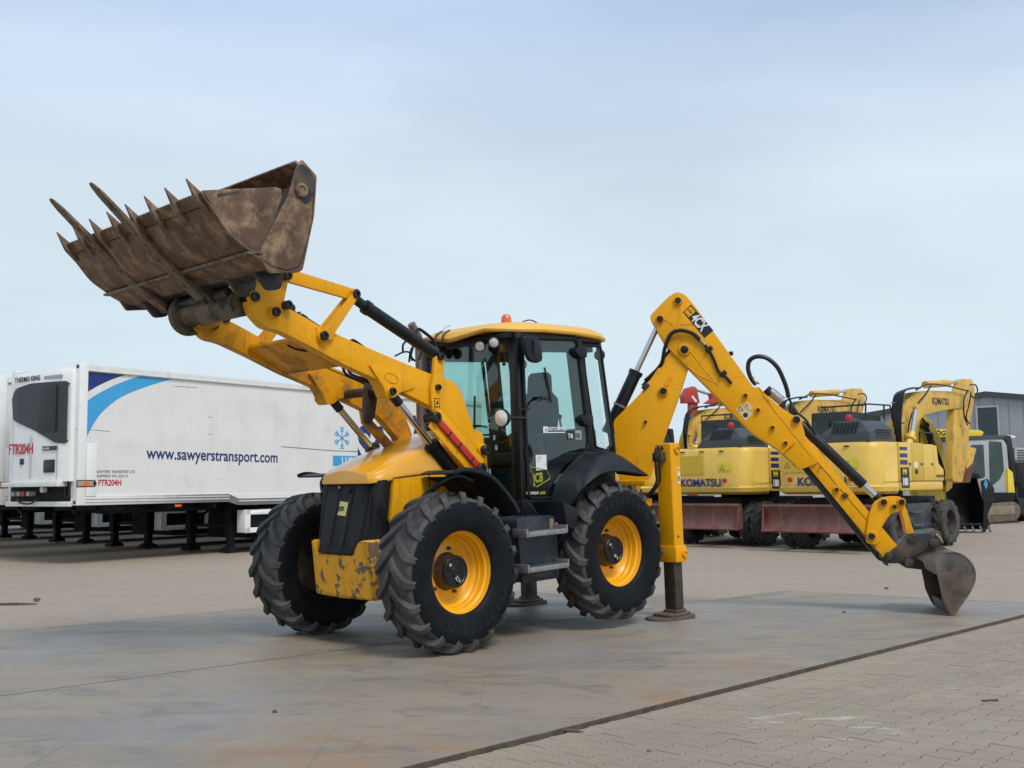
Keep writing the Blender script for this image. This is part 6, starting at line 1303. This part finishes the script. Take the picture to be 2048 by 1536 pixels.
# big olive-yellow loader boom reaching down to a black bucket
OB = frame_at(11.3, 29.6, 12); FO = Frame(OB); ob = thing('digger_boom', 'olive yellow digger boom with black ram, reaching down to a big black bucket', 'digger boom', OB)
def O(pts, y=0): return [FO.y(u, v, y) for u, v in pts]
mb = MB(); mb.prism(rounded(O([(1846,832),(1834,838),(1822,852),(1820,880),(1822,930),(1830,990),(1850,1046),(1885,1046),(1884,990),(1890,945),(1882,895),(1868,860)]), .15), -.15, .25); mb.build('boom', M['kyo'], ob, bevel=.02)
def o3(u, v, y): x, z = FO.y(u, v, y); return Vector((x,y,z))
mb = MB(); mb.cyl(o3(1851,856,-.25), o3(1866,905,-.25), .05); mb.cyl(o3(1864,900,-.25), o3(1880,962,-.25), .10); mb.lathe([(0,-.1),(.09,-.1),(.09,.1),(0,.1)], o3(1849,851,-.25), (0,1,0), 14); mb.lathe([(0,-.1),(.10,-.1),(.10,.1),(0,.1)], o3(1882,965,-.25), (0,1,0), 14); mb.build('ram', M['kyo2'] if 'kyo2' in M else M['blackm'], ob)
mb = MB(); mb.tube(catmull([o3(1842,832,-.2),o3(1852,850,-.2),o3(1866,885,-.2),o3(1884,930,-.2),o3(1892,955,-.2)],4), .03, 6); mb.tube(catmull([o3(1850,842,-.3),o3(1862,870,-.3),o3(1880,915,-.3),o3(1888,940,-.3)],4), .025, 6); mb.build('hose', M['blackm'], ob)
mb = MB(); mb.prism(rounded(O([(1888,940),(1900,940),(1898,975),(1886,985),(1884,965)], -.1), .04), -.25, .05); mb.build('link_lug', M['kyb'], ob, bevel=.02)
mb = MB(); mb.prism(rounded(O([(1900,967),(1905,940),(1925,905),(1936,900),(1944,925),(1936,965)], -.0), .03), -.1, .3); mb.build('lift_link', M['rustblade'], ob, bevel=.02)
BB = frame_at(12.1, 30.3, 8); FBk = Frame(BB); bb = thing('excavator_bucket', 'large black toothed bucket resting on the yard in front of the silver excavator', 'bucket', BB)
def Q(pts, y=0): return [FBk.y(u, v, y) for u, v in pts]
def q3(u, v, y=0): x, z = FBk.y(u, v, y); return Vector((x,y,z))
xl, zb = FBk.y(1906,1050,0); xr, zt_ = FBk.y(1975,957,0); hw_ = .0
side = [(-.0,.22),(.15,.08),(.6,.10),(.95,.45),(1.0,1.0),(.85,1.45),(.5,1.55)]   # y,z outline of a side plate, mouth towards the camera
for x in (xl, xr-.03):
    mb = MB(); mb.prism([(y, z) for y, z in side], x, x+.03, axis='x'); sdp = mb.build('bucket_side', M['blackp'], bb, bevel=.005)
mb = MB(); mb.add([(x,y,z) for x in (xl,xr) for y, z in side], [(i,i+1,len(side)+i+1,len(side)+i) for i in range(1,len(side)-1)]); mb.add([(x,y+.03,z+.01) for x in (xl,xr) for y, z in side], [(i,i+1,len(side)+i+1,len(side)+i) for i in range(1,len(side)-1)]); mb.build('bucket_shell', M['blackp'], bb)
mb = MB(); mb.box(xl,xr,-.02,.20,.20,.25); mb.build('bucket_lip', M['blackm'], bb, bevel=.01)
for k in range(5):
    x = xl+.05+(xr-xl-.15)*k/4; mb = MB(); mb.loft([[(x,.05,.17),(x+.1,.05,.17),(x+.1,.05,.26),(x,.05,.26)],[(x+.03,-.10,.0),(x+.07,-.10,.0),(x+.07,-.10,.03),(x+.03,-.10,.03)]]); mb.build('tooth', M['blackm'], bb, bevel=.005)
sdq = Q([(1962,962),(1975,957),(1989,977),(1988,1000),(1975,1030),(1972,1064),(1966,1064),(1968,1010)], -.05)
mb = MB(); mb.prism(rounded(sdq, .03), -.05, -.01); sp_ = mb.build('side_cutter', M['blackm'], bb, bevel=.005)
mb = MB(); c = FBk.y(1972,968,-.06); mb.prism([(c[0],c[1]+.16),(c[0]+.06,c[1]),(c[0],c[1]-.16),(c[0]-.06,c[1])], -.056, -.051); mb.prism([(c[0],c[1]+.08),(c[0]+.025,c[1]),(c[0],c[1]-.08),(c[0]-.025,c[1])], -.058, -.0562); mb.build('blue_emblem', M['cyan'], sp_, smooth=0)
mb = MB(); mb.prism(rounded([(xl+.05,1.50),(xl-.15,1.70),(xl+.6,1.72),(xr-.1,1.66),(xr,1.52)], .03), .3, .6); mb.build('bucket_lug', M['blackm'], bb, bevel=.02)
# silver tracked excavator
sv4 = frame_at(14.6, 35.2, 33); FS = Frame(sv4); sv = thing('tracked_excavator', 'silver cabbed tracked excavator with yellow engine panel, behind the black bucket at right', 'excavator', sv4)
def S_(pts, y=0): return [FS.y(u, v, y) for u, v in pts]
tk = rounded(S_([(1925,1012),(2030,1003),(2041,1012),(2042,1028),(2034,1041),(1935,1050),(1925,1040)], 0), .15, 5)
for y in (0,1.7):
    mb = MB(); mb.prism(tk, y, y+.42); tr_ = mb.build('crawler_track', M['track'], sv, bevel=.03)
    ctr = (sum(p[0] for p in tk)/len(tk), sum(p[1] for p in tk)/len(tk)); xs = [p[0] for p in tk]
    mb = MB(); mb.prism([(min(xs)+.35,.30),(max(xs)-.35,.28),(max(xs)-.40,.58),(min(xs)+.35,.60)], y-.02, y-.0); mb.build('track_frame', pm('tan_track_frame', (.22,.17,.12), .7, var=.3) if y == 0 else M['track'], tr_, bevel=.005)
    for k in range(int((max(xs)-min(xs))/.16)): 
        x = min(xs)+.1+k*.16; mb = MB(); mb.box(x,x+.07,y-.01,y+.43,-.0,.03); mb.build('track_pad', M['track'], tr_, smooth=0)
cbp = rounded(S_([(1934,884),(1938,875),(1975,873),(2008,878),(2015,890),(2021,960),(2021,992),(1940,992)], .2), .06)
mb = MB(); mb.prism(cbp, .22, 1.2); c_ = mb.build('cab', M['silver'], sv, bevel=.04)
for pts in ([(1942,890),(1967,889),(1970,955),(1944,960)],[(1978,882),(2003,884),(2008,940),(2000,958),(1980,975)]):
    mb = MB(); mb.prism(rounded(S_(pts, .21), .08), .205, .215); mb.build('cab_window', M['greenglass'], c_, smooth=0)
mb = MB(); mb.prism(rounded(S_([(2015,935),(2026,945),(2030,985),(2028,992),(2017,992)], .15), .05), .15, 1.9); mb.build('engine_panel', M['vyel'], sv, bevel=.03)
mb = MB(); mb.prism(rounded(S_([(1935,985),(2030,985),(2030,1000),(1995,1008),(1935,1008)], .1), .05), .1, 2.0); mb.build('slew_deck', M['chassis'], sv, bevel=.03)
mb = MB(); mb.prism(S_([(1934,872),(2010,870),(2012,877),(1934,880)], .18), .18, 1.25); mb.build('cab_roof', M['cover'], sv, bevel=.01)
# road paver with yellow canopy
vg4 = frame_at(15.2, 41.5, 8); FV = Frame(vg4); vg = thing('road_paver', 'pale road paving machine under a yellow canopy roof, behind the excavator arm', 'road paver', vg4)
def V_(pts, y=0): return [FV.y(u, v, y) for u, v in pts]
mb = MB(); mb.prism(rounded(V_([(1856,862),(1860,858),(1960,860),(1968,864),(1964,873),(1858,874)]), .05), 0, 2.4); cn = mb.build('canopy', M['vyel'], vg, bevel=.03)
x, z = FV.y(1863,871,0); text('canopy_lettering', 'VÖGELE', .26, M['blackp'], cn, (x,-.006,z), (1,0,0), (0,0,1), bold=.03, shear=.2)
lo = FV.y(1870,1035,0)
mb = MB(); mb.prism(rounded(V_([(1866,905),(1960,900),(1962,1030),(1866,1030)], .1), .1), .1, 2.4); mb.build('body', pm('cream_body', (.55,.53,.40), .4), vg, bevel=.05)
for u in (1868,1955): mb = MB(); a = FV.y(u,873,.1); b5 = FV.y(u,908,.1); mb.bar((a[0],.2,a[1]),(b5[0],.2,b5[1]),.10,.10); mb.build('canopy_post', M['cover'], vg)
mb = MB(); mb.prism(V_([(1870,876),(1950,876),(1950,904),(1870,904)], .3), .3, .32); mb.build('wind_screen', M['glass_clear'], vg, smooth=0)
mb = MB(); mb.prism(rounded(V_([(1878,889),(1890,894),(1889,916),(1879,912)], -.1), .05), -.12, -.05); mb.build('wing_mirror', M['cover'], vg)
mb = MB(); a = lo; mb.box(lo[0]-.1,lo[0]+1.8,.1,.5,0,.45); mb.box(lo[0]-.1,lo[0]+1.8,1.9,2.3,0,.45); mb.build('crawler', M['track'], vg, bevel=.08)
# dark forklift-like mast machine at the frame edge
fk4 = frame_at(17.0, 37.5, 25); FK = Frame(fk4); fk_ = thing('forklift', 'black mast and frame of a lift machine cut by the right edge of the view', 'forklift', fk4)
def K(pts, y=0): return [FK.y(u, v, y) for u, v in pts]
for pts, mt, nm in (([(2008,870),(2022,872),(2036,960),(2026,968)],'blackm','mast'),([(2022,870),(2031,872),(2031,876),(2022,876)],'lamp','lamp_bracket'),([(2030,895),(2075,898),(2075,925),(2030,925)],'silver','engine_hood'),([(2028,918),(2078,920),(2078,1000),(2036,996)],'blackm','lift_frame'),([(2036,960),(2060,1000),(2078,1010),(2078,1042),(2045,1030),(2030,985)],'blackp','fork_carriage')):
    mb = MB(); mb.prism(rounded(K(pts), .03), 0, .9 if nm != 'mast' else .25); o = mb.build(nm, M[mt], fk_, bevel=.02)
for k in range(5): mb = MB(); a = K([(2034,900+k*5),(2070,902+k*5)]); mb.bar((a[0][0],-.01,a[0][1]),(a[1][0],-.01,a[1][1]),.03,.03); mb.build('hood_slat', M['cover'], fk_)
mb = MB(); a = K([(2060,1040)])[0]; mb.lathe([(0,0),(.45,0),(.5,.1),(.5,.3),(.45,.4),(0,.4)], (a[0],.1,.5), (0,1,0), 24); mb.build('wheel', M['rubber2'], fk_)
# red crane head behind the leftmost excavator
rc4 = frame_at(3.9, 31.5, 20); FR = Frame(rc4); rc = thing('loading_crane', 'red crane head with chromed ram sticking up behind the leftmost excavator', 'crane', rc4)
def R_(pts, y=0): return [FR.y(u, v, y) for u, v in pts]
mb = MB(); mb.prism(R_([(1367,792),(1375,776),(1388,772),(1394,776),(1400,806),(1368,806)]), 0, .25); hd = mb.build('crane_head', M['redm'], rc, bevel=.02)
a = R_([(1384,792),(1393,804)],-.0); mb = MB(); mb.bar((a[0][0],-.004,a[0][1]),(a[1][0],-.004,a[1][1]),.07,.005,(0,1,0)); mb.build('white_mark', M['whitep'], hd)
def r3(u, v, y=.25): x, z = FR.y(u, v, y); return Vector((x,y,z))
mb = MB(); mb.cyl(r3(1392,780), r3(1424,790), .045); mb.cyl(r3(1424,786), r3(1452,800), .10); mb.build('crane_ram', M['chrome'], rc)
mb = MB(); mb.prism(rounded(R_([(1422,786),(1432,788),(1450,800),(1450,812),(1412,806),(1424,798)], .1), .03), .1, .3); mb.build('crane_knuckle', M['redm'], rc, bevel=.02)
mb = MB(); mb.prism(R_([(1380,806),(1396,806),(1396,1050),(1380,1050)], .05), .05, .22); mb.build('crane_column', M['redm'], rc, bevel=.02)

# ================================================================== WAREHOUSE
A_ = at_depth(1700,1000,62); B_ = at_depth(2260,1000,54)
dirw = Vector((B_.x-A_.x, B_.y-A_.y, 0)); Lw = dirw.length; ang = math.degrees(math.atan2(dirw.y, dirw.x))
wh4 = frame_at(A_.x, A_.y, ang); FWh = Frame(wh4); wh = thing('warehouse', 'long grey clad warehouse with shallow dark edged gable and dark door at the far right', 'warehouse', wh4)
apx = FWh.y(1972,786,0); lz = FWh.y(1860,806,0); sl_ = (apx[1]-lz[1])/(apx[0]-lz[0]); rz = FWh.y(2048,792,0); sr = (apx[1]-rz[1])/(rz[0]-apx[0])
def top_z(x): return apx[1]-(apx[0]-x)*sl_ if x < apx[0] else apx[1]-(x-apx[0])*sr
pw = .72; x = 0
while x < Lw:
    x2 = min(x+pw, Lw); mb = MB(); pts = [(x+.012,.3),(x2-.012,.3),(x2-.012,top_z(x2)-.15)]
    if x < apx[0] < x2: pts.append((apx[0],apx[1]-.15))
    pts.append((x+.012,top_z(x)-.15)); mb.prism(pts, -.04, .0); mb.build('cladding_panel', M['cladding'], wh, smooth=0); x = x2
mb = MB(); mb.prism([(0,0),(Lw,0),(Lw,top_z(Lw)-.16),(apx[0],apx[1]-.16),(0,top_z(0)-.16)], .01, 30); mb.build('wall', M['cladding'], wh, smooth=0)
mb = MB(); mb.prism([(-.3,top_z(-.3)-.2),(apx[0],apx[1]-.2),(Lw,top_z(Lw)-.2),(Lw,top_z(Lw)+.08),(apx[0],apx[1]+.08),(-.3,top_z(-.3)+.08)], -.25, 30.2); mb.build('roof', M['trim'], wh, smooth=0)
mb = MB(); mb.box(0,Lw,-.08,-.03,0,.32); mb.build('plinth', M['trim'], wh, smooth=0)
d0 = FWh.y(1955,816,-.06); d1 = FWh.y(1994,816,-.06); mb = MB(); mb.box(d0[0],d1[0],-.12,-.05,.0,d0[1]); dr_ = mb.build('door', M['door'], wh, smooth=0)
mb = MB(); mb.box(d0[0]-.1,d1[0]+.1,-.14,-.04,d0[1],d0[1]+.1); mb.box(d0[0]-.1,d0[0],-.14,-.04,0,d0[1]); mb.box(d1[0],d1[0]+.1,-.14,-.04,0,d0[1]); mb.build('door_frame', M['silver'], dr_, smooth=0)
for k in range(1, 4): mb = MB(); mb.box(d0[0],d1[0],-.125,-.119,d0[1]*k/4,d0[1]*k/4+.04); mb.build('door_rib', M['trim'], dr_, smooth=0)
